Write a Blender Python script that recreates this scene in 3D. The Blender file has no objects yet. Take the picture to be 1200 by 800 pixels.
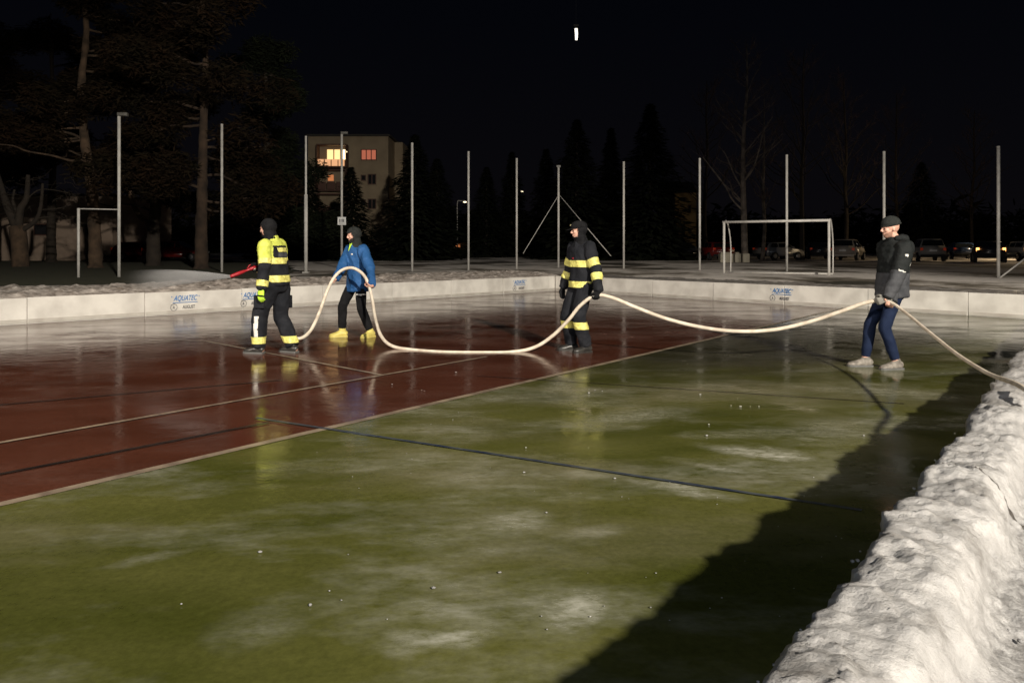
import bpy, bmesh, math, random
from mathutils import Vector, Matrix, noise, Euler
R = math.radians
V = Vector
random.seed(7)
scn = bpy.context.scene
COL = scn.collection

# ------------------------------------------------------------------ camera
FP = 867.0                      # focal length in pixels of a 1200 px wide picture
CAMZ = 1.4
cam = bpy.data.cameras.new('camera')
cam.sensor_width = 36
cam.lens = FP / 1200 * 36
cam.clip_start = 0.05
cam.clip_end = 2000
camo = bpy.data.objects.new('camera', cam)
camo.location = (0, 0, CAMZ)
camo.rotation_euler = (math.pi / 2, 0, 0)
cam.shift_y = -110 / 1200          # held level, the picture shifted down, so posts stay upright
COL.objects.link(camo)
scn.camera = camo

# ------------------------------------------------------------------ night sky
w = bpy.data.worlds.new('World')
scn.world = w
w.use_nodes = True
wn = w.node_tree
wn.nodes.clear()
tc = wn.nodes.new('ShaderNodeTexCoord')
sep = wn.nodes.new('ShaderNodeSeparateXYZ')
rmp = wn.nodes.new('ShaderNodeValToRGB')
bg = wn.nodes.new('ShaderNodeBackground')
wo = wn.nodes.new('ShaderNodeOutputWorld')
wn.links.new(tc.outputs['Generated'], sep.inputs[0])
wn.links.new(sep.outputs['Z'], rmp.inputs[0])
wn.links.new(rmp.outputs[0], bg.inputs[0])
wn.links.new(bg.outputs[0], wo.inputs[0])
rmp.color_ramp.elements[0].position = 0.0
rmp.color_ramp.elements[0].color = (0.0031, 0.0027, 0.0034, 1)
rmp.color_ramp.elements[1].position = 0.30
rmp.color_ramp.elements[1].color = (0.0011, 0.0014, 0.0026, 1)
bg.inputs[1].default_value = 1.0

# ------------------------------------------------------------------ floodlight behind the photographer
def spot(name, loc, target, energy, color, size, blend, radius):
    l = bpy.data.lights.new(name, 'SPOT')
    l.energy = energy; l.color = color
    l.spot_size = R(size); l.spot_blend = blend
    l.shadow_soft_size = radius
    o = bpy.data.objects.new(name, l)
    o.location = loc
    o.rotation_euler = (V(target) - V(loc)).to_track_quat('-Z', 'Y').to_euler()
    COL.objects.link(o)
    return o
spot('floodlight', (11.6, -19.4, 13.6), (1.2, 11.0, 0.0), 76000, (1.0, 0.915, 0.79), 57, 0.48, 0.40)
spot('second_floodlight', (-15.0, -2.0, 8.5), (1.5, 15.0, 0.5), 9000, (1.0, 0.86, 0.72), 54, 0.5, 0.25)

spot('added_fill_light', (-7.0, -14.0, 9.0), (1.5, 6.0, 0.0), 4300, (0.80, 0.88, 1.0), 85, 0.7, 1.2)  # added lamp that lifts the shade beside the near snow bank

scn.view_settings.view_transform = 'Standard'
scn.view_settings.look = 'None'
scn.view_settings.gamma = 1
scn.view_settings.exposure = 0.0
scn.view_settings.use_curve_mapping = False
scn.cycles.use_denoising = True
scn.cycles.max_bounces = 6
scn.cycles.sample_clamp_indirect = 3.0

# ------------------------------------------------------------------ helpers
def ray(px, py):
    return V(((px - 600) / FP, 1.0, -(py - 290) / FP))
def at(px, py, d):
    r = ray(px, py); return V((0, 0, CAMZ)) + r * (d / r.y)
def G(px, py, z=0.0):
    r = ray(px, py); return V((0, 0, CAMZ)) + r * ((z - CAMZ) / r.z)

def mat(name, col, rough=0.6, col2=None, scale=4.0, bump=0.0, bscale=None, metal=0.0, spec=0.5, emit=None, estr=0.0, detail=5.0, coat=0.0, sss=0.0):
    m = bpy.data.materials.new(name); m.use_nodes = True
    nt = m.node_tree; b = nt.nodes['Principled BSDF']
    b.inputs['Base Color'].default_value = (*col, 1)
    b.inputs['Roughness'].default_value = rough
    b.inputs['Metallic'].default_value = metal
    b.inputs['Specular IOR Level'].default_value = spec
    b.inputs['Coat Weight'].default_value = coat
    t = nt.nodes.new('ShaderNodeTexCoord')
    if col2:
        n = nt.nodes.new('ShaderNodeTexNoise'); n.inputs['Scale'].default_value = scale; n.inputs['Detail'].default_value = detail
        r = nt.nodes.new('ShaderNodeValToRGB')
        r.color_ramp.elements[0].position = 0.35; r.color_ramp.elements[1].position = 0.65
        r.color_ramp.elements[0].color = (*col, 1); r.color_ramp.elements[1].color = (*col2, 1)
        nt.links.new(t.outputs['Object'], n.inputs['Vector']); nt.links.new(n.outputs[0], r.inputs[0]); nt.links.new(r.outputs[0], b.inputs['Base Color'])
    if bump:
        n2 = nt.nodes.new('ShaderNodeTexNoise'); n2.inputs['Scale'].default_value = bscale or scale * 4; n2.inputs['Detail'].default_value = 6
        bp = nt.nodes.new('ShaderNodeBump'); bp.inputs['Strength'].default_value = bump; bp.inputs['Distance'].default_value = 0.02
        nt.links.new(t.outputs['Object'], n2.inputs['Vector']); nt.links.new(n2.outputs[0], bp.inputs['Height']); nt.links.new(bp.outputs[0], b.inputs['Normal'])
    if emit:
        b.inputs['Emission Color'].default_value = (*emit, 1); b.inputs['Emission Strength'].default_value = estr
    if sss:
        b.inputs['Subsurface Weight'].default_value = sss
        b.inputs['Subsurface Radius'].default_value = (0.03, 0.03, 0.035)
    return m

def cloth(m):
    m.node_tree.nodes['Principled BSDF'].inputs['Specular IOR Level'].default_value = 0.15

def finish(name, me, m=None, parent=None, smooth=True):
    o = bpy.data.objects.new(name, me); COL.objects.link(o)
    if m: 
        me.materials.clear(); me.materials.append(m)
    if smooth:
        me.polygons.foreach_set('use_smooth', [True] * len(me.polygons))
    if parent: o.parent = parent
    return o
def obj(name, bm, m, parent=None, smooth=False):
    me = bpy.data.meshes.new(name)
    bmesh.ops.recalc_face_normals(bm, faces=bm.faces)
    bm.to_mesh(me); bm.free()
    return finish(name, me, m, parent, smooth)
def tag(o, label, cat, group=None):
    o['label'] = label; o['category'] = cat
    if group: o['group'] = group
    return o
def struct(name, bm, m, kind='structure', smooth=False):
    o = obj(name, bm, m, None, smooth); o['kind'] = kind; return o
def thing(name, label, cat, loc=(0, 0, 0), rz=0, group=None):
    o = bpy.data.objects.new(name, None); COL.objects.link(o)
    o.location = loc; o.rotation_euler = (0, 0, rz); o.empty_display_size = 0.2
    return tag(o, label, cat, group)

def add_box(bm, c, s, rz=0.0, bevel=0.0, M=None):
    mt = Matrix.Translation(V(c)) @ Matrix.Rotation(rz, 4, 'Z')
    if M is not None: mt = M @ mt
    r = bmesh.ops.create_cube(bm, size=1, matrix=mt @ Matrix.Diagonal((*s, 1)))
    if bevel:
        es = list({e for v in r['verts'] for e in v.link_edges})
        bmesh.ops.bevel(bm, geom=es, offset=bevel, segments=2, affect='EDGES', profile=0.5)
def basis(axis, u=None):
    a = axis.normalized()
    if u is None: u = V((0, 0, 1)) if abs(a.z) < 0.9 else V((1, 0, 0))
    u = (u - a * u.dot(a))
    if u.length < 1e-5: u = a.orthogonal()
    u.normalize(); return u, a.cross(u)
def add_loft(bm, secs, n=14, u=None):
    """secs: list of (centre, r_along_u, r_along_v)"""
    rings = []
    for i, (c, ra, rb) in enumerate(secs):
        p = secs[max(0, i - 1)][0]; q = secs[min(len(secs) - 1, i + 1)][0]
        uu, vv = basis(V(q) - V(p), u)
        rings.append([bm.verts.new(V(c) + uu * (ra * math.cos(t)) + vv * (rb * math.sin(t))) for t in [2 * math.pi * k / n for k in range(n)]])
    for a, b in zip(rings, rings[1:]):
        for k in range(n):
            bm.faces.new((a[k], a[(k + 1) % n], b[(k + 1) % n], b[k]))
    bm.faces.new(rings[0][::-1]); bm.faces.new(rings[-1])
def add_ball(bm, c, r, rot=None, sub=2):
    if not hasattr(r, '__len__'): r = (r, r, r)
    m = Matrix.Translation(V(c))
    if rot is not None: m = m @ rot
    bmesh.ops.create_icosphere(bm, subdivisions=sub, radius=1, matrix=m @ Matrix.Diagonal((*r, 1)))
def add_cap(bm, a, b, ra, rb, n=12):
    a, b = V(a), V(b)
    add_loft(bm, [(a, ra, ra), (b, rb, rb)], n); add_ball(bm, a, ra); add_ball(bm, b, rb)
def add_tube(bm, pts, r, n=10):
    """tube along points with a parallel frame; r number or list"""
    pts = [V(p) for p in pts]
    rr = r if hasattr(r, '__len__') else [r] * len(pts)
    u = None; rings = []
    for i, p in enumerate(pts):
        t = (pts[min(i + 1, len(pts) - 1)] - pts[max(i - 1, 0)])
        uu, vv = basis(t, u); u = uu
        rings.append([bm.verts.new(p + uu * (rr[i] * math.cos(a)) + vv * (rr[i] * math.sin(a))) for a in [2 * math.pi * k / n for k in range(n)]])
    for a, b in zip(rings, rings[1:]):
        for k in range(n): bm.faces.new((a[k], a[(k + 1) % n], b[(k + 1) % n], b[k]))
    bm.faces.new(rings[0][::-1]); bm.faces.new(rings[-1])
def catmull(P, sub=8):
    P = [V(p) for p in P]; out = []
    for i in range(len(P) - 1):
        p0 = P[max(i - 1, 0)]; p1 = P[i]; p2 = P[i + 1]; p3 = P[min(i + 2, len(P) - 1)]
        for k in range(sub):
            t = k / sub
            out.append(0.5 * ((2 * p1) + (p2 - p0) * t + (2 * p0 - 5 * p1 + 4 * p2 - p3) * t * t + (3 * p1 - p0 - 3 * p2 + p3) * t ** 3))
    out.append(P[-1]); return out
def quad_sheet(pts, z):
    bm = bmesh.new(); bm.faces.new([bm.verts.new((p[0], p[1], z)) for p in pts]); return bm
def fbm(p, s, o=4):
    return noise.fractal(V(p) * s, 0.9, 2.1, o)

def remesh(bm, vox, it=4, name='tmp', solid=0.0):
    me = bpy.data.meshes.new(name); bmesh.ops.recalc_face_normals(bm, faces=bm.faces); bm.to_mesh(me); bm.free()
    o = bpy.data.objects.new(name, me); COL.objects.link(o)
    md = o.modifiers.new('r', 'REMESH'); md.mode = 'VOXEL'; md.voxel_size = vox
    ms = o.modifiers.new('s', 'SMOOTH'); ms.factor = 0.5; ms.iterations = it
    dg = bpy.context.evaluated_depsgraph_get(); dg.update()
    out = bpy.data.meshes.new_from_object(o.evaluated_get(dg))
    bpy.data.objects.remove(o); bpy.data.meshes.remove(me)
    return out
def folds(me, amp, s=9.0, amp2=0.0, s2=30.0, zs=0.6):
    bm = bmesh.new(); bm.from_mesh(me); bm.normal_update()
    off = []
    for v in bm.verts:
        p = V((v.co.x * s, v.co.y * s, v.co.z * s * zs))
        a = 1 - abs(noise.noise(p)) * 2.2
        off.append(v.normal * (a * amp + noise.noise(v.co * s2) * amp2))
    for v, o in zip(bm.verts, off): v.co += o
    bm.to_mesh(me); bm.free()
def shell(me, name, m, parent, test, off=0.004, cuts=(), smooth=True):
    """a thin piece of cloth sewn on a garment: the garment's faces that pass test, raised off its surface"""
    bm = bmesh.new(); bm.from_mesh(me)
    for co, no, flt in cuts:
        fs = [f for f in bm.faces if flt(f.calc_center_median())]
        g = list({v for f in fs for v in f.verts}) + list({e for f in fs for e in f.edges}) + fs
        bmesh.ops.bisect_plane(bm, geom=g, plane_co=V(co), plane_no=V(no))
    bm.normal_update()
    bad = [f for f in bm.faces if not test(f.calc_center_median(), f.normal)]
    bmesh.ops.delete(bm, geom=bad, context='FACES')
    if not bm.faces: bm.free(); return None
    bm.normal_update()
    nrm = {v: v.normal.copy() for v in bm.verts}
    for v in bm.verts: v.co += nrm[v] * off
    be = [e for e in bm.edges if len(e.link_faces) == 1]
    r = bmesh.ops.extrude_edge_only(bm, edges=be)
    for v in [g for g in r['geom'] if isinstance(g, bmesh.types.BMVert)]:
        near = v.link_edges
        src = [e.other_vert(v) for e in near if e.other_vert(v) in nrm]
        if src: v.co -= nrm[src[0]] * (off + 0.004)
    out = bpy.data.meshes.new(name); bm.to_mesh(out); bm.free()
    return finish(name, out, m, parent, smooth)

# ------------------------------------------------------------------ materials
def ice_material(name, ca, cb, frost, frost_amt, rlo, rhi, cc=None, spots=(), dark_patch=None):
    m = bpy.data.materials.new(name); m.use_nodes = True
    nt = m.node_tree; N = nt.nodes.new; L = nt.links.new
    b = nt.nodes['Principled BSDF']
    t = N('ShaderNodeTexCoord')
    mp = N('ShaderNodeMapping'); mp.inputs['Rotation'].default_value = (0, 0, R(-25)); mp.inputs['Scale'].default_value = (0.75, 1.5, 1)
    L(t.outputs['Object'], mp.inputs[0])
    def ns(scale, det, rough=0.55, src=None):
        n = N('ShaderNodeTexNoise'); n.inputs['Scale'].default_value = scale; n.inputs['Detail'].default_value = det; n.inputs['Roughness'].default_value = rough
        L((src or mp.outputs[0]), n.inputs['Vector']); return n
    def ramp(src, p0, p1, c0=(0, 0, 0), c1=(1, 1, 1)):
        r = N('ShaderNodeValToRGB'); r.color_ramp.elements[0].position = p0; r.color_ramp.elements[1].position = p1
        r.color_ramp.elements[0].color = (*c0, 1); r.color_ramp.elements[1].color = (*c1, 1); L(src, r.inputs[0]); return r
    def mix(f, a, c):
        x = N('ShaderNodeMix'); x.data_type = 'RGBA'
        L(f, x.inputs[0]); L(a, x.inputs[6]); L(c, x.inputs[7]); return x.outputs[2]
    base = ramp(ns(0.9, 6).outputs[0], 0.36, 0.66, ca, cb).outputs[0]
    if cc:
        rgb = N('ShaderNodeRGB'); rgb.outputs[0].default_value = (*cc, 1)
        base = mix(ramp(ns(0.5, 5, 0.6).outputs[0], 0.5, 0.75).outputs[0], base, rgb.outputs[0])
    # fine mottling of the worn court under the ice
    fine = ramp(ns(26, 9, 0.8, t.outputs['Object']).outputs[0], 0.3, 0.7, (0.74, 0.74, 0.74), (1.25, 1.25, 1.25))
    mul = N('ShaderNodeMix'); mul.data_type = 'RGBA'; mul.blend_type = 'MULTIPLY'; mul.inputs[0].default_value = 1
    L(base, mul.inputs[6]); L(fine.outputs[0], mul.inputs[7]); base = mul.outputs[2]
    # frosted patches: big soft blobs broken up by fine noise
    f1 = ramp(ns(0.8, 6, 0.6).outputs[0], 0.49, 0.78)
    f2 = ramp(ns(7, 8, 0.7).outputs[0], 0.32, 0.72)
    fm = N('ShaderNodeMath'); fm.operation = 'MULTIPLY'; L(f1.outputs[0], fm.inputs[0]); L(f2.outputs[0], fm.inputs[1])
    # patches of dried frost left on the court: centre, half lengths, heading, strength
    acc = None
    for (cx, cy, hx, hy, rot, st) in spots:
        mm = N('ShaderNodeMapping'); mm.vector_type = 'TEXTURE'; mm.inputs['Location'].default_value = (cx, cy, 0); mm.inputs['Rotation'].default_value = (0, 0, rot); mm.inputs['Scale'].default_value = (hx, hy, 1)
        wv = ns(3.0, 3, 0.6, t.outputs['Object'])
        wa = N('ShaderNodeMix'); wa.data_type = 'RGBA'; wa.blend_type = 'LINEAR_LIGHT'; wa.inputs[0].default_value = 0.16; L(t.outputs['Object'], wa.inputs[6]); L(wv.outputs[1], wa.inputs[7])
        L(wa.outputs[2], mm.inputs[0])
        ln = N('ShaderNodeVectorMath'); ln.operation = 'LENGTH'; L(mm.outputs[0], ln.inputs[0])
        q = N('ShaderNodeMapRange'); q.interpolation_type = 'SMOOTHSTEP'; q.inputs['From Min'].default_value = 1.0; q.inputs['From Max'].default_value = 0.0; q.inputs['To Max'].default_value = st; L(ln.outputs[1 if len(ln.outputs) > 1 else 0], q.inputs[0])
        if acc is None: acc = q.outputs[0]
        else:
            mx = N('ShaderNodeMath'); mx.operation = 'MAXIMUM'; L(acc, mx.inputs[0]); L(q.outputs[0], mx.inputs[1]); acc = mx.outputs[0]
    if acc is not None:
        f3 = ramp(ns(11, 9, 0.75).outputs[0], 0.30, 0.66)
        pm = N('ShaderNodeMath'); pm.operation = 'MULTIPLY'; L(acc, pm.inputs[0]); L(f3.outputs[0], pm.inputs[1])
        fx = N('ShaderNodeMath'); fx.operation = 'MAXIMUM'; L(fm.outputs[0], fx.inputs[0]); L(pm.outputs[0], fx.inputs[1]); fm = fx
    fa = N('ShaderNodeMath'); fa.operation = 'MULTIPLY'; L(fm.outputs[0], fa.inputs[0]); fa.inputs[1].default_value = frost_amt
    fc = N('ShaderNodeRGB'); fc.outputs[0].default_value = (*frost, 1)
    base = mix(fa.outputs[0], base, fc.outputs[0])
    if dark_patch:     # one ragged-edged patch where the court colour blends to a darker brown
        mm = N('ShaderNodeMapping'); mm.vector_type = 'TEXTURE'; mm.inputs['Location'].default_value = (dark_patch[0], dark_patch[1], 0); mm.inputs['Rotation'].default_value = (0, 0, dark_patch[4]); mm.inputs['Scale'].default_value = (dark_patch[2], dark_patch[3], 1)
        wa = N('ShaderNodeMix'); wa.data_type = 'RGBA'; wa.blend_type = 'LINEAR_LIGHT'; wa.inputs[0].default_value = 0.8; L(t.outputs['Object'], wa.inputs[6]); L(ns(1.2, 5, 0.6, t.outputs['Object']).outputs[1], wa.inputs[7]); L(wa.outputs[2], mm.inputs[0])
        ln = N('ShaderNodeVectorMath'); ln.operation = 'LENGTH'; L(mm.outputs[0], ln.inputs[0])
        q = N('ShaderNodeMapRange'); q.interpolation_type = 'SMOOTHSTEP'; q.inputs['From Min'].default_value = 1.15; q.inputs['From Max'].default_value = 0.55; q.inputs['To Max'].default_value = dark_patch[5]; L(ln.outputs[1 if len(ln.outputs) > 1 else 0], q.inputs[0])
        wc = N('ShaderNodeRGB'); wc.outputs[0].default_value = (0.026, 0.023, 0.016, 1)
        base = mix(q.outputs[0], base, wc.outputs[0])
    L(base, b.inputs['Base Color'])
    # wetness
    rr = ramp(ns(1.1, 5, 0.6).outputs[0], 0.35, 0.68, (rlo,) * 3, (rhi,) * 3)
    ra = N('ShaderNodeMath'); ra.operation = 'ADD'; L(rr.outputs[0], ra.inputs[0])
    fr = N('ShaderNodeMath'); fr.operation = 'MULTIPLY'; L(fm.outputs[0], fr.inputs[0]); fr.inputs[1].default_value = 0.35
    L(fr.outputs[0], ra.inputs[1]); L(ra.outputs[0], b.inputs['Roughness'])
    b.inputs['IOR'].default_value = 1.33
    mp2 = N('ShaderNodeMapping'); mp2.inputs['Scale'].default_value = (1, 1, 1); L(t.outputs['Object'], mp2.inputs[0])
    n1 = ns(5, 4, 0.5, mp2.outputs[0]); n2 = ns(45, 3, 0.6, mp2.outputs[0])
    ad = N('ShaderNodeMath'); ad.operation = 'MULTIPLY_ADD'; L(n2.outputs[0], ad.inputs[0]); ad.inputs[1].default_value = 0.10; L(n1.outputs[0], ad.inputs[2])
    bp = N('ShaderNodeBump'); bp.inputs['Strength'].default_value = 0.22; bp.inputs['Distance'].default_value = 0.012
    L(ad.outputs[0], bp.inputs['Height']); L(bp.outputs[0], b.inputs['Normal'])
    return m
def _sp(px, py, hx, hy, rot, st):
    g = G(px, py); return (g.x, g.y, hx, hy, rot, st)
SPOTS = [_sp(675, 715, .26, .20, .3, 1.3), _sp(520, 748, .30, .12, .2, 1.0), _sp(895, 531, .55, .22, -.5, 1.3), _sp(800, 573, .50, .16, -.5, 1.0), _sp(600, 612, .30, .30, .6, .75),
         _sp(740, 488, .9, .30, .5, .55), _sp(985, 505, .5, .5, 0, .45), _sp(172, 655, .24, .08, .6, .35), _sp(300, 735, .22, .2, .4, .3), _sp(690, 625, .3, .12, .4, .5), _sp(840, 548, .4, .12, -.5, .8), _sp(560, 560, .5, .2, .5, .4), _sp(660, 450, .25, 1.4, -.35, .45)]
M_RED = ice_material('wet_red_court', (0.064, 0.021, 0.012), (0.094, 0.033, 0.020), (0.20, 0.14, 0.12), 0.25, 0.05, 0.20)
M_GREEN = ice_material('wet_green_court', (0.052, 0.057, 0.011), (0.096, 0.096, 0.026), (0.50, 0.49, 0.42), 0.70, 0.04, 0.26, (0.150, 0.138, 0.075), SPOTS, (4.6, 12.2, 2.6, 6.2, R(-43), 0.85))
M_LINE = mat('worn_white_line', (0.30, 0.24, 0.17), 0.30, (0.16, 0.12, 0.09), 6)
M_BLUE = mat('worn_blue_line', (0.022, 0.030, 0.055), 0.3, (0.075, 0.085, 0.085), 7)
M_DLINE = mat('dark_court_joint', (0.012, 0.010, 0.010), 0.3, (0.03, 0.022, 0.018), 5)
M_BOARD = mat('white_rink_board', (0.66, 0.635, 0.58), 0.42, (0.50, 0.475, 0.43), 2.4, detail=9)
M_LOGOB = mat('blue_print', (0.03, 0.16, 0.42), 0.5)
M_LOGOK = mat('dark_print', (0.06, 0.06, 0.07), 0.5)
M_STEEL = mat('galvanised_steel', (0.56, 0.54, 0.50), 0.5, (0.40, 0.385, 0.36), 3)
M_HOSE = mat('cream_fire_hose', (0.74, 0.66, 0.54), 0.6, (0.54, 0.46, 0.36), 9, 0.35, 160)

def snow_material(name, c0, c1, bs, bump, dirt):
    m = bpy.data.materials.new(name); m.use_nodes = True
    nt = m.node_tree; N = nt.nodes.new; L = nt.links.new; b = nt.nodes['Principled BSDF']
    t = N('ShaderNodeTexCoord')
    n = N('ShaderNodeTexNoise'); n.inputs['Scale'].default_value = 5; n.inputs['Detail'].default_value = 8; n.inputs['Roughness'].default_value = 0.65
    r = N('ShaderNodeValToRGB'); e = r.color_ramp.elements
    e[0].position = 0.30; e[0].color = (*dirt, 1); e[1].position = 0.66; e[1].color = (*c1, 1)
    x = e.new(0.45); x.color = (*c0, 1)
    L(t.outputs['Object'], n.inputs['Vector']); L(n.outputs[0], r.inputs[0]); L(r.outputs[0], b.inputs['Base Color'])
    n2 = N('ShaderNodeTexNoise'); n2.inputs['Scale'].default_value = bs; n2.inputs['Detail'].default_value = 8; n2.inputs['Roughness'].default_value = 0.7
    bp = N('ShaderNodeBump'); bp.inputs['Strength'].default_value = bump; bp.inputs['Distance'].default_value = 0.02
    L(t.outputs['Object'], n2.inputs['Vector']); L(n2.outputs[0], bp.inputs['Height']); L(bp.outputs[0], b.inputs['Normal'])
    n3 = N('ShaderNodeTexNoise'); n3.inputs['Scale'].default_value = 12
    r3 = N('ShaderNodeMapRange'); r3.inputs['To Min'].default_value = 0.22; r3.inputs['To Max'].default_value = 0.6
    L(t.outputs['Object'], n3.inputs['Vector']); L(n3.outputs[0], r3.inputs[0]); L(r3.outputs[0], b.inputs['Roughness'])
    b.inputs['IOR'].default_value = 1.31
    return m
M_BERM = snow_material('icy_piled_snow', (0.36, 0.35, 0.34), (0.50, 0.485, 0.47), 42, 0.6, (0.19, 0.178, 0.165))
# the trampled ground behind the bank is dirtier than the piled snow
_nt = M_BERM.node_tree; _b = _nt.nodes['Principled BSDF']; _src = _b.inputs['Base Color'].links[0].from_socket
_tc = _nt.nodes.new('ShaderNodeTexCoord'); _sp2 = _nt.nodes.new('ShaderNodeSeparateXYZ'); _nt.links.new(_tc.outputs['Object'], _sp2.inputs[0])
_mr = _nt.nodes.new('ShaderNodeMapRange'); _mr.inputs['From Min'].default_value = .32; _mr.inputs['From Max'].default_value = .42; _nt.links.new(_sp2.outputs['Z'], _mr.inputs[0])
_nz = _nt.nodes.new('ShaderNodeTexNoise'); _nz.inputs['Scale'].default_value = 22; _nz.inputs['Detail'].default_value = 8; _nz.inputs['Roughness'].default_value = .8; _nt.links.new(_tc.outputs['Object'], _nz.inputs['Vector'])
_cr = _nt.nodes.new('ShaderNodeValToRGB'); _cr.color_ramp.elements[0].position = .35; _cr.color_ramp.elements[0].color = (.14, .135, .13, 1); _cr.color_ramp.elements[1].position = .65; _cr.color_ramp.elements[1].color = (.46, .45, .44, 1); _nt.links.new(_nz.outputs[0], _cr.inputs[0])
_mx = _nt.nodes.new('ShaderNodeMix'); _mx.data_type = 'RGBA'; _nt.links.new(_mr.outputs[0], _mx.inputs[0]); _nt.links.new(_cr.outputs[0], _mx.inputs[6]); _nt.links.new(_src, _mx.inputs[7]); _nt.links.new(_mx.outputs[2], _b.inputs['Base Color'])
M_PILE = snow_material('dirty_ploughed_snow', (0.34, 0.295, 0.26), (0.66, 0.60, 0.54), 9, 0.7, (0.12, 0.095, 0.07))
M_VERGE = snow_material('grey_gritty_snow', (0.20, 0.18, 0.165), (0.30, 0.28, 0.255), 9, 0.7, (0.09, 0.075, 0.06))
# ground: patchy old snow over winter grass
def ground_material():
    m = bpy.data.materials.new('patchy_snow_ground'); m.use_nodes = True
    nt = m.node_tree; N = nt.nodes.new; L = nt.links.new; b = nt.nodes['Principled BSDF']
    t = N('ShaderNodeTexCoord')
    mp = N('ShaderNodeMapping'); mp.inputs['Scale'].default_value = (0.8, 0.55, 1); L(t.outputs['Object'], mp.inputs[0])
    n = N('ShaderNodeTexNoise'); n.inputs['Scale'].default_value = 0.30; n.inputs['Detail'].default_value = 9; n.inputs['Roughness'].default_value = 0.62
    L(mp.outputs[0], n.inputs['Vector'])
    r = N('ShaderNodeValToRGB'); e = r.color_ramp.elements
    e[0].position = 0.37; e[0].color = (0.030, 0.026, 0.012, 1); e[1].position = 0.53; e[1].color = (0.78, 0.72, 0.66, 1)
    x = e.new(0.44); x.color = (0.20, 0.17, 0.13, 1)
    L(n.outputs[0], r.inputs[0]); L(r.outputs[0], b.inputs['Base Color'])
    n2 = N('ShaderNodeTexNoise'); n2.inputs['Scale'].default_value = 3; n2.inputs['Detail'].default_value = 8
    bp = N('ShaderNodeBump'); bp.inputs['Strength'].default_value = 0.9; bp.inputs['Distance'].default_value = 0.1
    L(t.outputs['Object'], n2.inputs['Vector']); L(n2.outputs[0], bp.inputs['Height']); L(bp.outputs[0], b.inputs['Normal'])
    b.inputs['Roughness'].default_value = 0.85
    return m
M_GROUND = ground_material()
M_GRASS = mat('winter_grass', (0.030, 0.032, 0.010), 0.95, (0.055, 0.052, 0.022), 2.5, 0.8, 20)

# ------------------------------------------------------------------ rink and ground
GZ = 0.36
C = V((1.4, 24.0, 0)); RR = V((10.4, 14.0, 0))
LD = V((-10.6, -10.7, 0)).normalized()          # along the left boards, away from the corner
RD = (RR - C).normalized()                       # along the right boards
BD = V((-0.623, -0.782, 0)).normalized()         # along the near snow bank, towards the camera
LL = C + LD * 30
BB = RR + BD * 24
quad = [C, RR, BB, LL]
bm = bmesh.new()
qc = (C + RR + BB + LL) / 4
_o = V((-BD.y, BD.x, 0)) * 4.1
inner = [bm.verts.new((p.x + (p - qc).normalized().x * 0.12 + (_o.x if p in (RR, BB) else 0), p.y + (p - qc).normalized().y * 0.12 + (_o.y if p in (RR, BB) else 0), GZ)) for p in quad]
outer = [bm.verts.new(p) for p in [(0, 900, GZ), (900, 0, GZ), (0, -900, GZ), (-900, 0, GZ)]]
for i in range(4):
    j = (i + 1) % 4
    bm.faces.new((inner[i], inner[j], outer[j], outer[i]))
struct('ground', bm, M_GROUND)
struct('red_court', quad_sheet(quad, 0.0), M_RED)

def on_line(p, q, s): return p + (q - p) * s
# green half: right of the boundary line
g0 = G(0, 592); g1 = G(800, 405)
gd = (g1 - g0).normalized()
def isect(p, d, a, b):
    e = b - a
    den = d.x * e.y - d.y * e.x
    t = ((a.x - p.x) * e.y - (a.y - p.y) * e.x) / den
    return p + d * t
gTop = isect(g0, gd, C, RR); gBot = isect(g0, gd, BB, LL)
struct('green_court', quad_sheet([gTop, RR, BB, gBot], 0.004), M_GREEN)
def strip(name, a, b, wd, m, z=0.008):
    a, b = V((a[0], a[1], 0)), V((b[0], b[1], 0))
    d = (b - a).normalized(); n = V((-d.y, d.x, 0)) * wd / 2
    bm = bmesh.new(); K = 40
    L_, R_ = [], []
    for k in range(K + 1):
        p = a + (b - a) * (k / K); jj = 1 + 0.10 * noise.noise(p * 2.3)
        L_.append(bm.verts.new((p.x + n.x * jj, p.y + n.y * jj, z))); R_.append(bm.verts.new((p.x - n.x * jj, p.y - n.y * jj, z)))
    for k in range(K): bm.faces.new((L_[k], R_[k], R_[k + 1], L_[k + 1]))
    o = struct(name, bm, m); return o
strip('boundary_line', gBot, gTop, 0.075, M_LINE)
strip('court_line', G(-160, 548), G(570, 418.5), 0.05, M_LINE, 0.0095)
strip('court_line', G(240, 400), G(447, 440), 0.045, M_LINE, 0.011)
strip('court_line', G(700, 366), G(900, 383), 0.05, M_LINE, 0.011)
strip('blue_line', G(300, 491), G(1010, 600), 0.034, M_BLUE, 0.013)
strip('court_joint', G(-100, 576), G(315, 496), 0.04, M_DLINE, 0.010)
strip('court_joint', G(-100, 484), G(330, 446), 0.03, M_DLINE, 0.010)
strip('court_joint', G(560, 441), G(1060, 474), 0.018, M_DLINE, 0.010)

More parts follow.
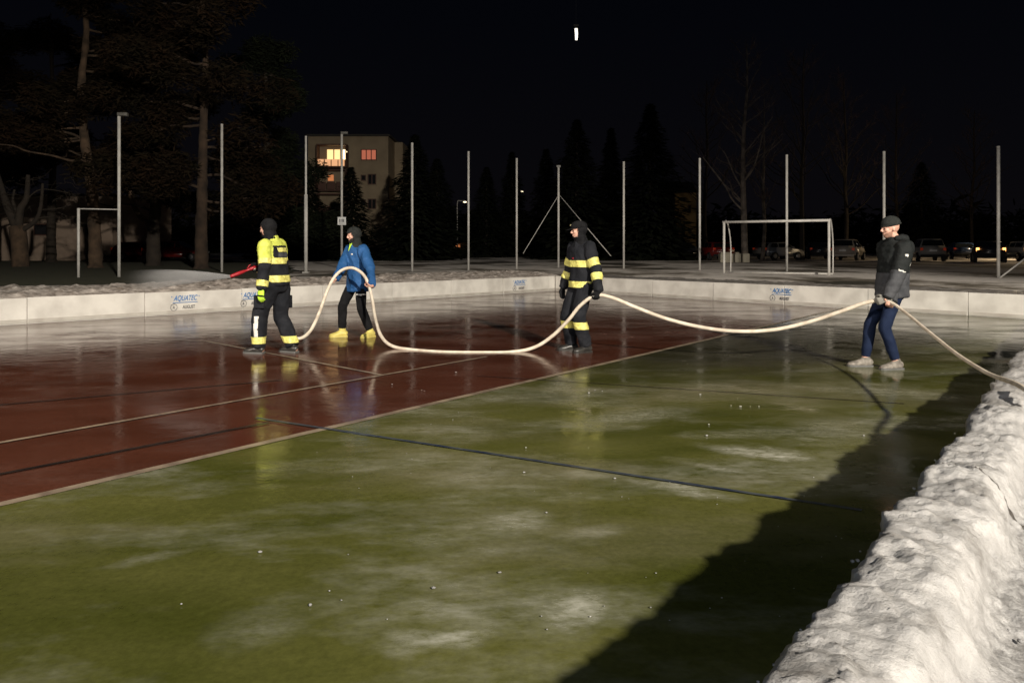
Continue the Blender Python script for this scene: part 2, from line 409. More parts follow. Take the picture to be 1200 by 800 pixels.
# boards round the rink ------------------------------------------------------
BH = 0.48
def text_mesh(s, size, shear=0.0, ext=0.002):
    cu = bpy.data.curves.new('t', 'FONT'); cu.body = s; cu.size = size; cu.shear = shear; cu.extrude = ext; cu.align_x = 'CENTER'; cu.offset = size * 0.012
    o = bpy.data.objects.new('t', cu); COL.objects.link(o)
    dg = bpy.context.evaluated_depsgraph_get(); dg.update()
    me = bpy.data.meshes.new_from_object(o.evaluated_get(dg))
    bpy.data.objects.remove(o); bpy.data.curves.remove(cu)
    return me
def board_run(name, label, a, d, length, first, plen, inward, printed):
    """a: start point, d: unit direction seen left to right, inward: unit normal to the ice"""
    root = thing(name, label, 'rink boards', a)
    s = 0.0; e = first; k = 0
    while s < length - 0.05:
        e = min(e, length)
        ctr = d * ((s + e) / 2); rz = math.atan2(d.y, d.x)
        bm = bmesh.new()
        tilt = random.uniform(-0.012, 0.012)
        add_box(bm, (ctr.x - inward.x * (0.03 + tilt), ctr.y - inward.y * (0.03 + tilt), BH / 2 - 0.01), (e - s - 0.010, 0.035, BH + 0.02 + random.uniform(-0.012, 0.012)), rz, 0.006)
        p = obj('board_panel', bm, M_BOARD, root)
        bm = bmesh.new()
        add_box(bm, (ctr.x - inward.x * (0.03 + tilt - 0.025), ctr.y - inward.y * (0.03 + tilt - 0.025), 0.05), (e - s - 0.03, 0.012, 0.07), rz, 0.003)
        obj('kick_strip', bm, M_KICK, p)
        pc = []
        for tpos in printed:
            if s <= tpos < e:
                bm = bmesh.new(); 
                o = bpy.data.objects.new('advert_print', None)
                Mx = Matrix((( d.x, 0, inward.x, 0), (d.y, 0, inward.y, 0), (0, 1, 0, 0), (0, 0, 0, 1)))
                base = d * tpos
                def place(me, dz, dx=0.0, m=None, nm='advert_print'):
                    me.transform(Matrix.Diagonal((.66, 1, 1, 1))); me.transform(Mx); me.transform(Matrix.Translation(base + d * dx + V((0, 0, dz)) + inward * (0.006)))
                    finish(nm, me, m, p, False)
                bpy.data.objects.remove(o); bm.free()
                place(text_mesh('AQUATEC', 0.155, 0.35), 0.285, 0, M_LOGOB, 'lettering')
                bm = bmesh.new(); add_box(bm, (0, 0, 0), (0.78, 0.012, 0.003)); add_box(bm, (-0.42, 0.125, 0), (0.02, 0.03, 0.003)); add_box(bm, (0.44, 0.125, 0), (0.02, 0.03, 0.003))
                me = bpy.data.meshes.new('u'); bm.to_mesh(me); bm.free(); place(me, 0.245, 0, M_LOGOB, 'underline')
                place(text_mesh('AUGUST', 0.10), 0.115, 0.075, M_LOGOK, 'lettering')
                place(text_mesh('A', 0.09), 0.12, -0.235, M_LOGOK, 'lettering')
                bm = bmesh.new(); add_tube(bm, [V((math.cos(q) * 1.45, math.sin(q), 0)) * 0.07 for q in [2 * math.pi * i / 28 for i in range(29)]], 0.0055, 6)
                me = bpy.data.meshes.new('u'); bm.to_mesh(me); bm.free(); place(me, 0.152, -0.235, M_LOGOK, 'ring_mark')
        s = e; e = s + plen; k += 1
    return root
M_KICK = mat('scuffed_board_foot', (0.46, 0.44, 0.39), 0.6, (0.36, 0.33, 0.29), 4)
def s_on(px, a, d, b):      # distance along a board run where a picture column crosses it
    r = ray(px, 360); r = V((r.x, r.y, 0)).normalized()
    p = isect(V((0, 0, 0)), r, a, a + d)
    return (p - a).length
LS = C + LD * 26
dl = -LD
inL = V((dl.y, -dl.x, 0))
seam = s_on(170, LS, dl, C)
board_run('left_rink_boards', 'long run of low white boards behind the firefighter with the nozzle, printed AQUATEC AUGUST', LS, dl, 26.0, seam % 2.05, 2.05, inL,
          [s_on(217, LS, dl, C), s_on(297, LS, dl, C), s_on(609, LS, dl, C)])
inR = V((RD.y, -RD.x, 0))
seam = s_on(764, C, RD, RR)
board_run('right_rink_boards', 'low white boards crossing behind the man in the beanie, one AQUATEC print below the goal', C, RD, 13.4, seam % 2.0, 2.0, inR,
          [s_on(916, C, RD, RR)])

# ploughed snow piles behind the boards ---------------------------------------
def snow_strip(name, label, a, d, length, out, width, prof, m, na, nc, amp):
    bm = bmesh.new(); g = []
    for i in range(na + 1):
        row = []
        for j in range(nc + 1):
            u = j / nc; p = a + d * (length * i / na) + out * (0.04 + width * u)
            z = prof(u)
            edge = min(1, u * 12, (1 - u) * 6)
            z += edge * amp * (fbm((p.x, p.y, 3), 1.1, 3) * 0.7 + abs(fbm((p.x, p.y, 7), 4.2, 4)) * 0.8)
            row.append(bm.verts.new((p.x, p.y, z)))
        g.append(row)
    for i in range(na):
        for j in range(nc): bm.faces.new((g[i][j], g[i + 1][j], g[i + 1][j + 1], g[i][j + 1]))
    # close it underneath
    for i in range(na):
        for j in (0, nc):
            a1, a2 = g[i][j], g[i + 1][j]
            bm.faces.new((a1, a2, bm.verts.new((a2.co.x, a2.co.y, 0.0)), bm.verts.new((a1.co.x, a1.co.y, 0.0))))
    o = obj(name, bm, m, None, True); return tag(o, label, 'snow bank')
snow_strip('snow_bank', 'dirty lumpy snow ploughed up behind the left white boards', LS, dl, 26.4, -inL, 3.4,
           lambda u: 0.43 + 0.13 * math.sin(min(1, u * 1.3) * math.pi * 0.62) - max(0, u - 0.72) * 0.9, M_PILE, 420, 54, 0.085)
snow_strip('snow_bank', 'flat gritty grey snow behind the right white boards', C, RD, 15.5, -inR, 3.2,
           lambda u: 0.42 - max(0, u - 0.75) * 0.4, M_VERGE, 260, 44, 0.05)
# dark strip of uncovered grass left of the fence posts
gp = [G(-60, 336, GZ), G(335, 331, GZ), G(345, 311, GZ), G(250, 303.5, GZ), G(-60, 304.5, GZ)]
bm = bmesh.new(); K = 60; pts = []
for i in range(len(gp)):
    a, b = gp[i], gp[(i + 1) % len(gp)]
    for k in range(12):
        p = a + (b - a) * (k / 12); s = 0.8
        pts.append((p.x + s * noise.noise(p * 0.5), p.y + s * noise.noise(p * 0.5 + V((9, 0, 0)))))
bm.faces.new([bm.verts.new((x, y, GZ + 0.01)) for x, y in pts])
struct('grass_patch', bm, M_GRASS)

# ------------------------------------------------------------------ near snow bank
def near_bank():
    P0 = V((0.58, 1.64, 0)); D = -BD; OUT = V((D.y, -D.x, 0))
    s0, s1 = -1.6, 15.2
    # cross-section: offset outwards, height
    OFF = 0.005; marked = []
    prof = [(0.03, -0.02), (0.025, 0.12), (0.02, 0.25), (0.012, 0.38), (0.006, 0.455), (0.012, 0.488), (0.035, 0.503), (0.09, 0.51), (0.15, 0.512), (0.20, 0.508), (0.235, 0.495), (0.262, 0.465), (0.285, 0.42), (0.305, 0.37), (0.335, 0.33), (0.39, 0.308), (0.50, 0.298), (0.8, 0.29), (1.6, 0.30), (2.6, 0.31), (3.6, 0.37), (4.6, 0.40)]
    # refine the profile
    dense = []
    for (a, b) in zip(prof, prof[1:]):
        n = max(2, int(math.hypot(b[0] - a[0], b[1] - a[1]) / (0.012 if a[0] < 0.9 else 0.05)))
        dense += [(a[0] + (b[0] - a[0]) * k / n, a[1] + (b[1] - a[1]) * k / n) for k in range(n)]
    dense.append(prof[-1])
    ss = []; s = s0
    while s < s1:
        ss.append(s); s += 0.012 * max(1.0, min(6.0, abs(s - 0.2) / 1.6)) * (0.45 if 1.68 < s < 2.05 else 1)
    ss.append(s1)
    crack_s = 1.93
    bm = bmesh.new(); g = []
    for s in ss:
        wob = 0.035 * noise.noise(V((s * 0.8, 3, 0))) + 0.03 * noise.noise(V((s * 3.1, 8, 0))) + 0.016 * noise.noise(V((s * 9.1, 2, 0))) - 0.085 / (1 + math.exp(-(s - 3.9) * 4))
        row = []
        for (o, z) in dense:
            cr = crack_s + 0.10 * noise.noise(V((o * 5, 1, 2))) - o * 0.25
            ds = s - cr
            far = 1 / (1 + math.exp(-ds * 60))
            hz = z
            topw = max(0, min(1, (z - 0.25) / 0.25))
            hz += topw * (-0.016 * far + 0.030 * noise.noise(V((s * 4.3, 11, o * 3))) + 0.014 * noise.noise(V((s * 11, 21, o * 5))) + 0.035 * noise.noise(V((s * 0.9, o * 2, 5))) )
            hz -= topw * 0.005 * math.exp(-((ds + .07) / 0.018) ** 2) * min(1, max(0, (o - 0.02) * 12))
            hz -= topw * (0.115 / (1 + math.exp(-(s - 4.1) * 5)) + min(0.05, max(0, s - 5) * 0.01))
            p = P0 + D * s + OUT * (o + OFF + wob * (1 if o < 0.7 else 0.2))
            q = V((p.x, p.y, hz))
            w1 = q * 8.5 + V((noise.noise(q * 14), noise.noise(q * 14 + V((3, 0, 0))), 0)) * 0.55
            dd, pp_ = noise.voronoi(w1)
            blk = min(1.0, (dd[1] - dd[0]) * 2.6); cr_ = noise.cell(pp_[0] * 7.3)
            w2 = q * 27; d2, p2 = noise.voronoi(w2); b2 = min(1.0, (d2[1] - d2[0]) * 2.2); c2 = noise.cell(p2[0] * 5.1)
            msk = 0.35 + 0.65 * max(0.0, min(1.0, 0.5 + noise.noise(q * 2.6 + V((0, 4, 0))) * 1.8))
            lump = 0.016 * fbm(q, 2.6, 2) + msk * (0.0085 * (cr_ - .3) * blk + 0.004 * blk) + (0.0125 * (c2 - .3) * b2 + 0.005 * b2) * (0.5 + 0.7 * abs(noise.noise(q * 3.7))) + 0.008 * noise.noise(q * 15) * abs(noise.noise(q * 5)) * 2 + 0.004 * (0.5 - abs(noise.noise(q * 33))) + 0.003 * noise.noise(q * 43)
            if z < 0.02: lump *= 0.2
            if o > 0.6: lump *= 0.75
            dirn = V((0, 0, 1)) if o > 0.06 else (-OUT * 0.5 + V((0, 0, 0.5)))
            if 0.22 < o < 0.45: dirn = OUT * 0.5 + V((0, 0, 0.8))
            row.append(bm.verts.new(q + dirn * lump * 1.35))
        g.append(row)
    for i in range(len(g) - 1):
        for j in range(len(dense) - 1):
            f = bm.faces.new((g[i][j], g[i][j + 1], g[i + 1][j + 1], g[i + 1][j])); of = dense[j][0]
            cr = crack_s - 0.07 + 0.10 * noise.noise(V((of * 5, 1, 2))) - of * 0.25 + 0.02 * noise.noise(V((of * 23, 5, 5)))
            if abs((ss[i] + ss[i + 1]) / 2 - cr) < 0.017 + 0.009 * noise.noise(V((of * 30, 2.3, 9.4))) and 0.035 < of < 0.34: marked.append(len(bm.faces) - 1)
    o = obj('snow_bank', bm, M_BERM, None, True)
    o.data.materials.append(mat('dark_crack_line', (0.035, 0.03, 0.026), 0.6, (0.09, 0.08, 0.07), 30))  # dark tone for a narrow line of faces across the bank
    for i in marked: o.data.polygons[i].material_index = 1
    tag(o, 'large bright icy snow bank in the right foreground beside its shadow on the ice', 'snow bank')
near_bank()

# ------------------------------------------------------------------ people
M_SKIN = mat('skin', (0.60, 0.35, 0.26), 0.5, (0.54, 0.30, 0.22), 12)
M_TURN = mat('charcoal_turnout_cloth', (0.010, 0.011, 0.014), 0.85, (0.019, 0.020, 0.024), 7, 0.35, 260)
M_HIVIS = mat('yellow_high_visibility_cloth', (0.62, 0.67, 0.13), 0.6, (0.48, 0.53, 0.08), 14, 0.2, 200)
M_BAND = mat('lemon_reflective_tape', (0.80, 0.76, 0.22), 0.5, (0.50, 0.46, 0.12), 34)
M_SILVER = mat('silver_reflective_tape', (0.75, 0.74, 0.68), 0.4, (0.55, 0.54, 0.5), 30)
M_NEON = mat('neon_green_glove', (0.50, 0.80, 0.05), 0.6)
M_BLACKF = mat('black_fabric', (0.006, 0.006, 0.007), 0.9, (0.011, 0.011, 0.012), 12, 0.3, 300)
M_HOODG = mat('dark_grey_fleece', (0.016, 0.018, 0.017), 0.95, (0.026, 0.028, 0.026), 20, 0.3, 400)
M_BLUEJ = mat('blue_shell_jacket', (0.018, 0.075, 0.20), 0.55, (0.028, 0.095, 0.25), 6, 0.25, 120)
M_YBOOT = mat('yellow_rubber_boot', (0.68, 0.58, 0.16), 0.5, (0.55, 0.46, 0.12), 14)
M_BBOOT = mat('black_leather_boot', (0.016, 0.015, 0.014), 0.4, (0.04, 0.037, 0.033), 14)
M_SOLE = mat('boot_sole', (0.10, 0.10, 0.095), 0.6)
M_NAVY = mat('navy_tracksuit', (0.007, 0.013, 0.036), 0.85, (0.012, 0.020, 0.048), 8, 0.25, 150)
M_GREYJ = mat('grey_quilted_fabric', (0.045, 0.047, 0.052), 0.75, (0.070, 0.072, 0.078), 10, 0.3, 140)
M_BLACKJ = mat('black_quilted_fabric', (0.010, 0.012, 0.012), 0.75, (0.018, 0.020, 0.020), 10, 0.3, 140)
M_SHOE = mat('pale_grey_trainer', (0.26, 0.235, 0.20), 0.7, (0.12, 0.105, 0.09), 26)
M_GLOVEG = mat('grey_knit_glove', (0.22, 0.21, 0.185), 0.9)
M_BEARD = mat('dark_beard_hair', (0.020, 0.014, 0.010), 0.9)
M_STUB = mat('brown_stubble', (0.30, 0.165, 0.115), 0.9)
M_EYE = mat('dark_eye', (0.02, 0.015, 0.012), 0.2)
M_REDN = mat('red_nozzle', (0.30, 0.012, 0.020), 0.4)
M_BRIM = mat('gold_badge', (0.45, 0.40, 0.22), 0.4)

for _m in (M_TURN, M_HIVIS, M_BLACKF, M_HOODG, M_BLUEJ, M_NAVY, M_GREYJ, M_BLACKJ): cloth(_m)
def ik(a, b, l1, l2, pole):
    a, b = V(a), V(b); d = b - a; L = d.length
    if L > (l1 + l2) * 0.995:
        k = L / ((l1 + l2) * 0.995); l1 *= k; l2 *= k
    x = (l1 * l1 - l2 * l2 + L * L) / (2 * L); h = math.sqrt(max(0, l1 * l1 - x * x))
    ax = d / L; p = V(pole) - ax * V(pole).dot(ax); p.normalize()
    return a + ax * x + p * h

def add_hand(bm, w, d, th, n, curl, g=0.0):
    """wrist point, finger direction, side of the thumb, way the palm faces; g thickens it into a glove"""
    d = V(d).normalized(); n = (V(n) - d * V(n).dot(d)).normalized()
    t = d.cross(n); t = t if t.dot(V(th)) > 0 else -t
    w = V(w)
    add_loft(bm, [(w - d * 0.03, 0.027 + g, 0.021 + g), (w, 0.028 + g, 0.02 + g), (w + d * 0.04, 0.038 + g, 0.017 + g), (w + d * 0.085, 0.041 + g, 0.014 + g)], 12, t)
    for i, L in enumerate((0.070, 0.078, 0.073, 0.058)):
        p = w + d * (0.088 - 0.004 * abs(i - 1)) + t * (0.032 - 0.0215 * i)
        a = 0.0; r = 0.0095 + g * 0.8
        add_ball(bm, p, r * 1.05)
        for k, f in enumerate((0.45, 0.31, 0.24)):
            a += curl * (1.0 if k else 0.75) * (1 + 0.06 * i)
            q = p + (d * math.cos(a) + n * math.sin(a)) * (L * f * 1.1)
            add_cap(bm, p, q, r, r * 0.93, 8); p = q; r *= 0.93
    p = w + d * 0.022 + t * 0.026 + n * 0.006
    q = p + (d * 0.55 + t * 0.62 + n * 0.42).normalized() * 0.045
    r_ = q + (d * 0.75 + t * 0.15 + n * (0.35 + curl * 0.5)).normalized() * 0.032
    s = r_ + (d * 0.65 - t * 0.1 + n * (0.4 + curl * 0.6)).normalized() * 0.026
    add_cap(bm, p, q, 0.015 + g, 0.012 + g, 8); add_cap(bm, q, r_, 0.012 + g, 0.0105 + g, 8); add_cap(bm, r_, s, 0.0105 + g, 0.009 + g, 8)

def add_foot(bm, ank, yaw, g, hi=0.0, roll=0.0, shin=None):
    """a shoe or boot: ankle point, heading, extra thickness, height of the shaft above the ankle"""
    f = V((math.cos(yaw), math.sin(yaw), 0)); s = V((-f.y, f.x, 0)); z0 = ank.z - 0.09
    secs = []
    for x, wd, ht, zc in ((-0.075, 0.022, 0.03, 0.035), (-0.06, 0.036, 0.045, 0.046), (-0.02, 0.040, 0.055, 0.055), (0.04, 0.042, 0.048, 0.05), (0.10, 0.048, 0.038, 0.038), (0.155, 0.046, 0.030, 0.032), (0.19, 0.034, 0.024, 0.027), (0.205, 0.015, 0.014, 0.022)):
        secs.append((V((ank.x, ank.y, z0)) + f * x + V((0, 0, zc * (1 + g * 4) + roll * max(0, -x))), wd + g, ht + g * 0.5))
    add_loft(bm, secs, 14, s)
    add_loft(bm, [(V((ank.x, ank.y, z0 + 0.03)) - f * 0.02, 0.036 + g, 0.046 + g), (V(ank) - f * 0.005, 0.036 + g, 0.044 + g), (V(ank) + (V((0, 0, 1)) if shin is None else V(shin)) * (0.03 + hi), 0.040 + g, 0.046 + g)], 14, s)

def seg_d(p, a, b):
    ab = b - a; t = max(0, min(1, (p - a).dot(ab) / ab.length_squared)); return (p - (a + ab * t)).length, t

class Person:
    def __init__(s, label, origin, phi, hgt, P, H, group=None):
        """P: pose in local metres for a figure 1.8 m tall (x ahead, y to its left, z up)"""
        s.k = hgt / 1.8; s.P = P
        s.phi = phi
        s.M = Matrix.Translation(origin) @ Matrix.Rotation(phi, 4, 'Z')
        s.Mi = s.M.inverted()
        k = s.k
        pel = V(P['pelvis']); nk = V(P['neck']); tw = P.get('twist', 0.0)
        s.pel, s.nk = pel, nk
        sd = V((-math.sin(tw), math.cos(tw), 0)); s.sd = sd
        s.fw = V((math.cos(tw), math.sin(tw), 0))
        sb = nk + (pel - nk).normalized() * 0.075
        s.sh = {'L': sb + sd * 0.185, 'R': sb - sd * 0.185}
        s.hip = {'L': pel + V((0, 0.095, -0.04)), 'R': pel + V((0, -0.095, -0.04))}
        s.ank = {q: V(P['ankle' + q]) for q in 'LR'}
        s.kn = {q: ik(s.hip[q], s.ank[q], 0.435, 0.425, P.get('kneepole' + q, (1, 0.1 if q == 'L' else -0.1, 0.1))) for q in 'LR'}
        s.wr, s.el, s.hd = {}, {}, {}
        for q in 'LR':
            h = P['hand' + q]       # (point, d, thumb side, palm normal, curl, grip?)
            pt = V(h[0]); d = V(h[1]).normalized(); n = V(h[3]); n = (n - d * n.dot(d)).normalized()
            if h[5]: pt = s.Mi @ pt; pt = pt - d * 0.085 - n * (0.022 + h[5])
            s.wr[q] = pt; s.hd[q] = (d, V(h[2]), n, h[4])
            s.el[q] = ik(s.sh[q], pt, 0.30, 0.27, P.get('elpole' + q, (-1, 0.3 if q == 'L' else -0.3, -0.4)))
        s.head = nk + V(P['head'])
        s.hrot = Matrix.Rotation(P.get('hyaw', 0), 4, 'Z') @ Matrix.Rotation(P.get('hpitch', 0), 4, 'Y')
        s.label = label
    def body(s):
        bm = bmesh.new(); P = s
        sp = lambda t: s.pel + (s.nk - s.pel) * t
        add_loft(bm, [(s.pel - V((0, 0, 0.10)), .12, .10), (s.pel, .165, .115), (sp(.3), .145, .105), (sp(.6), .16, .115), (sp(.82), .17, .11), (sp(.95), .12, .08), (sp(1.0), .065, .06)], 20, s.sd)
        add_loft(bm, [(sp(.93), .062, .062), (s.nk + V((0, 0, .03)), .056, .058), (s.head - V((0, 0, .04)), .052, .055)], 14, s.sd)
        for q in 'LR':
            add_cap(bm, s.sh[q], s.el[q], .052, .042); add_cap(bm, s.el[q], s.wr[q], .041, .028)
            d, t, n, c = s.hd[q]; add_hand(bm, s.wr[q], d, t, n, c)
            add_cap(bm, s.hip[q], s.kn[q], .085, .055); add_cap(bm, s.kn[q], s.ank[q], .054, .038)
            add_foot(bm, s.ank[q], s.P.get('toe' + q, 0), 0.0)
        # head
        T = Matrix.Translation(s.head) @ s.hrot
        def hb(c, r, sub=3): add_ball(bm, T @ V(c), r, s.hrot, sub)
        hb((-.008, 0, .030), (.096, .076, .092)); hb((.030, 0, -.030), (.058, .058, .078)); hb((.052, 0, -.080), (.030, .034, .024))
        hb((.080, 0, .026), (.016, .050, .012), 2)                       # brow
        bmn = [T @ V(p) for p in ((.086, 0, .020), (.104, 0, -.006), (.108, 0, -.022))]
        add_tube(bm, bmn, [.009, .012, .014], 8); hb((.100, .011, -.023), (.010, .008, .008), 2); hb((.100, -.011, -.023), (.010, .008, .008), 2)
        hb((.078, 0, -.050), (.016, .026, .006), 2); hb((.076, 0, -.061), (.016, .023, .007), 2)
        for y in (-1, 1):
            hb((.058, y * .036, -.010), (.030, .022, .026), 2)          # cheeks
            hb((-.004, y * .076, -.004), (.018, .008, .030), 2)         # ears
        me = remesh(bm, 0.0068, 2, 'person')
        o = finish('person', me, M_SKIN)
        o.matrix_world = s.M @ Matrix.Diagonal((s.k, s.k, s.k, 1))
        s.root = o; s.T = T
        for y in (-1, 1):
            e = bmesh.new(); add_ball(e, T @ V((.0845, y * .030, .006)), (.008, .012, .007), s.hrot, 2)
            obj('eye', e, M_EYE, o, True)
        return o
    # ---- garments
    def torso_dist(s, p):
        ax = s.pel + (s.nk - s.pel) * max(-.1, min(1.0, (p.z - s.pel.z) / (s.nk.z - s.pel.z)))
        r = p - ax; u = r.dot(s.sd); v = r.dot(s.fw)
        return math.hypot(u * 0.72, v)- .15
    def limb(s, p):
        """which part of the jacket a point belongs to: T, L or R, and how far down that arm (0 shoulder, 1 elbow, 2 wrist)"""
        best = ('T', s.torso_dist(p), 0)
        for q in 'LR':
            a, ta = seg_d(p, s.sh[q], s.el[q]); b, tb = seg_d(p, s.el[q], s.wr[q])
            m = min(a, b) - .075
            if m < best[1] and not (ta < 0.15 and a <= b): best = (q, m, ta if a <= b else 1 + tb)
        return best
    def jacket(s, m, hem, bulk=1.0, armr=(.082, .068, .052), collar=True, fold=0.006, flare=0.0, vox=.0115, name='jacket', quilt=False):
        bm = bmesh.new(); sp = lambda t: s.pel + (s.nk - s.pel) * t
        b = bulk; lo = V((s.pel.x, s.pel.y, hem))
        add_loft(bm, [(lo, (.185 + flare) * b, (.145 + flare) * b), (V((s.pel.x, s.pel.y, max(hem + .04, s.pel.z))), .188 * b, .148 * b), (sp(.3), .180 * b, .142 * b), (sp(.6), .192 * b, .146 * b), (sp(.8), .200 * b, .138 * b), (sp(.9), .165 * b, .115 * b), (sp(.99), .095, .085)], 24, s.sd)
        if collar: add_loft(bm, [(sp(.93), .095, .088), (s.nk + V((0, 0, .045)) + s.fw * .008, .080, .080)], 18, s.sd)
        for q in 'LR':
            up, el, wr = s.sh[q], s.el[q], s.wr[q]
            add_cap(bm, up, el, armr[0], armr[1]); add_cap(bm, el, wr + (el - wr).normalized() * .045, armr[1], armr[2])
            ct = wr + (el - wr).normalized() * .005
            add_loft(bm, [(wr + (el - wr).normalized() * .06, armr[2], armr[2]), (ct, armr[2] * .98, armr[2] * .98)], 14)
        me = remesh(bm, vox, 5, name)
        folds(me, fold, 8.5, fold * .35, 34)
        if quilt:
            q = bmesh.new(); q.from_mesh(me); q.normal_update()
            mv = [(v, v.normal * (0.005 * abs(math.sin(v.co.z * math.pi / 0.075)) - .002)) for v in q.verts]
            for v, d in mv: v.co += d
            q.to_mesh(me); q.free()
        s.jme = me; s.jo = finish(name, me, m, s.root); return s.jo
    def trousers(s, m, rad=(.108, .082, .066), length=0.0, fold=.006, name='trousers', vox=.0115, top=.07):
        bm = bmesh.new()
        add_loft(bm, [(s.pel - V((0, 0, .13)), .13, .115), (s.pel - V((0, 0, .03)), .172, .135), (s.pel + V((0, 0, top)), .165, .130)], 20, V((0, 1, 0)))
        for q in 'LR':
            e = s.ank[q] + (s.kn[q] - s.ank[q]).normalized() * length
            add_cap(bm, s.hip[q], s.kn[q], rad[0], rad[1]); add_loft(bm, [(s.kn[q], rad[1], rad[1]), (s.kn[q] + (e - s.kn[q]) * .5, rad[1] * .93, rad[1] * .95), (e, rad[2], rad[2])], 14); add_ball(bm, s.kn[q], rad[1])
        me = remesh(bm, vox, 4, name); folds(me, fold, 8.0, fold * .3, 30)
        s.tme = me; s.to = finish(name, me, m, s.root); return s.to
    def leg_of(s, p):
        r = []
        for q in 'LR':
            a, _ = seg_d(p, s.hip[q], s.kn[q]); b, t = seg_d(p, s.kn[q], s.ank[q]); r.append((min(a, b), q, t if b < a else -1))
        return min(r)
    def boots(s, m, g, hi, sole=M_SOLE, name='boot'):
        for q in 'LR':
            bm = bmesh.new(); add_foot(bm, s.ank[q], s.P.get('toe' + q, 0), g, hi, 0.0, (s.kn[q] - s.ank[q]).normalized())
            me = remesh(bm, .008, 3, name); b = finish(name, me, m, s.root)
            z0 = s.ank[q].z - .09
            bm = bmesh.new(); f = V((math.cos(s.P.get('toe' + q, 0)), math.sin(s.P.get('toe' + q, 0)), 0)); sd = V((-f.y, f.x, 0))
            pts = [(-.082, .028), (-.07, .042), (-.02, .045), (.05, .046), (.11, .052), (.16, .050), (.195, .038), (.212, .014)]
            ring = [(x, y + g) for x, y in pts] + [(x, -y - g) for x, y in pts[::-1]]
            lo = [bm.verts.new(V((s.ank[q].x, s.ank[q].y, z0 + .001)) + f * x + sd * y) for x, y in ring]
            up = [bm.verts.new(v.co + V((0, 0, .024))) for v in lo]
            bm.faces.new(lo[::-1]); bm.faces.new(up)
            for i in range(len(lo)): bm.faces.new((lo[i], lo[(i + 1) % len(lo)], up[(i + 1) % len(lo)], up[i]))
            obj('sole', bm, sole, b)
    def glove(s, q, m, g=.0045):
        bm = bmesh.new(); d, t, n, c = s.hd[q]; add_hand(bm, s.wr[q], d, t, n, c, g)
        add_loft(bm, [(s.wr[q] - d * .055, .038 + g, .034 + g), (s.wr[q] - d * .0, .034 + g, .027 + g)], 14, t)
        me = remesh(bm, .0065, 2, 'glove'); return finish('glove', me, m, s.root)
    def hood(s, m, open_=True, size=1.0, name='hood', shoulders=True, face=(.050, .062, .080)):
        T = s.T; bm = bmesh.new()
        add_ball(bm, T @ V((-.014, 0, .030)), (.112 * size, .092 * size, .106 * size), s.hrot, 3)
        add_ball(bm, T @ V((.012, 0, -.050)), (.088 * size, .080 * size, .085 * size), s.hrot, 3)
        add_loft(bm, [(T @ V((-.005, 0, -.06)), .080 * size, .088 * size), (s.nk + V((0, 0, .01)), .092, .092)] + ([(s.nk - V((0, 0, .045)), .120, .105)] if shoulders else []), 18, s.sd)
        me = remesh(bm, .009, 4, name); folds(me, .0035, 14, .001, 40)
        b = bmesh.new(); b.from_mesh(me); TI = T.inverted()
        if open_:
            dead = []
            for f in b.faces:
                p = TI @ f.calc_center_median()
                if p.x > .030 - .25 * abs(p.z + .01) * 0 and -.080 < p.z < .056 and abs(p.y) < .083: dead.append(f)
            bmesh.ops.delete(b, geom=dead, context='FACES')
        b.normal_update()
        # give the cloth a thickness
        bmesh.ops.solidify(b, geom=b.faces[:], thickness=.006)
        b.to_mesh(me); b.free()
        return finish(name, me, m, s.root)
    def band(s, me, m, test, cuts=(), off=.004, parent=None, name='reflective_band'):
        return shell(me, name, m, parent or s.root, test, off, cuts)

def torso_band(p, z0, z1, m, lo_ang=None):
    T = lambda c: p.limb(c)[0] == 'T'
    return p.band(p.jme, m, lambda c, n: T(c) and z0 < c.z < z1, [((0, 0, z0), (0, 0, 1), T), ((0, 0, z1), (0, 0, 1), T)], parent=p.jo)
def arm_band(p, q, t0, t1, m, off=.004, name='reflective_band'):
    A = lambda c: p.limb(c)[0] == q
    def pt(t): return (p.sh[q].lerp(p.el[q], t), (p.el[q] - p.sh[q]).normalized()) if t < 1 else (p.el[q].lerp(p.wr[q], t - 1), (p.wr[q] - p.el[q]).normalized())
    a, b = pt(t0), pt(t1)
    return p.band(p.jme, m, lambda c, n: A(c) and t0 < p.limb(c)[2] < t1, [(a[0], a[1], A), (b[0], b[1], A)], parent=p.jo, off=off, name=name)
def leg_band(p, q, z0, z1, m):
    A = lambda c: p.leg_of(c)[1] == q
    return p.band(p.tme, m, lambda c, n: A(c) and z0 < c.z < z1, [((0, 0, z0), (0, 0, 1), A), ((0, 0, z1), (0, 0, 1), A)], parent=p.to)

GRP = None
# hose path: measured in the photograph, every point at its own distance ------------
hose_pts = [at(297, 314, 9.75), at(306, 322, 9.95), at(316, 342, 10.25), at(326, 370, 10.35), at(337, 391, 10.3), at(351, 396.5, 10.35), at(364, 387, 10.5), at(375, 364, 10.75), at(383, 342, 10.95),
            at(391, 326, 11.1), at(401, 316.5, 11.1), at(413, 314, 11.05), at(424, 320, 11.0), at(431, 331, 11.0), at(436, 350, 10.95), at(440, 374, 10.8), at(447, 394, 10.5), at(460, 405.5, 10.25),
            at(485, 410, 10.1), at(520, 412.5, 9.92), at(560, 413, 9.88), at(598, 412.5, 9.9), at(626, 407, 9.95), at(648, 393, 9.9), at(666, 375, 9.8), at(680, 358, 9.72), at(697, 346.5, 9.66),
            at(715, 348, 9.6), at(745, 360, 9.5), at(780, 373, 9.38), at(820, 383, 9.25), at(862, 388, 9.1), at(905, 386.5, 8.95), at(945, 378, 8.8), at(985, 365, 8.6), at(1010, 356, 8.48), at(1029, 351.5, 8.4)]
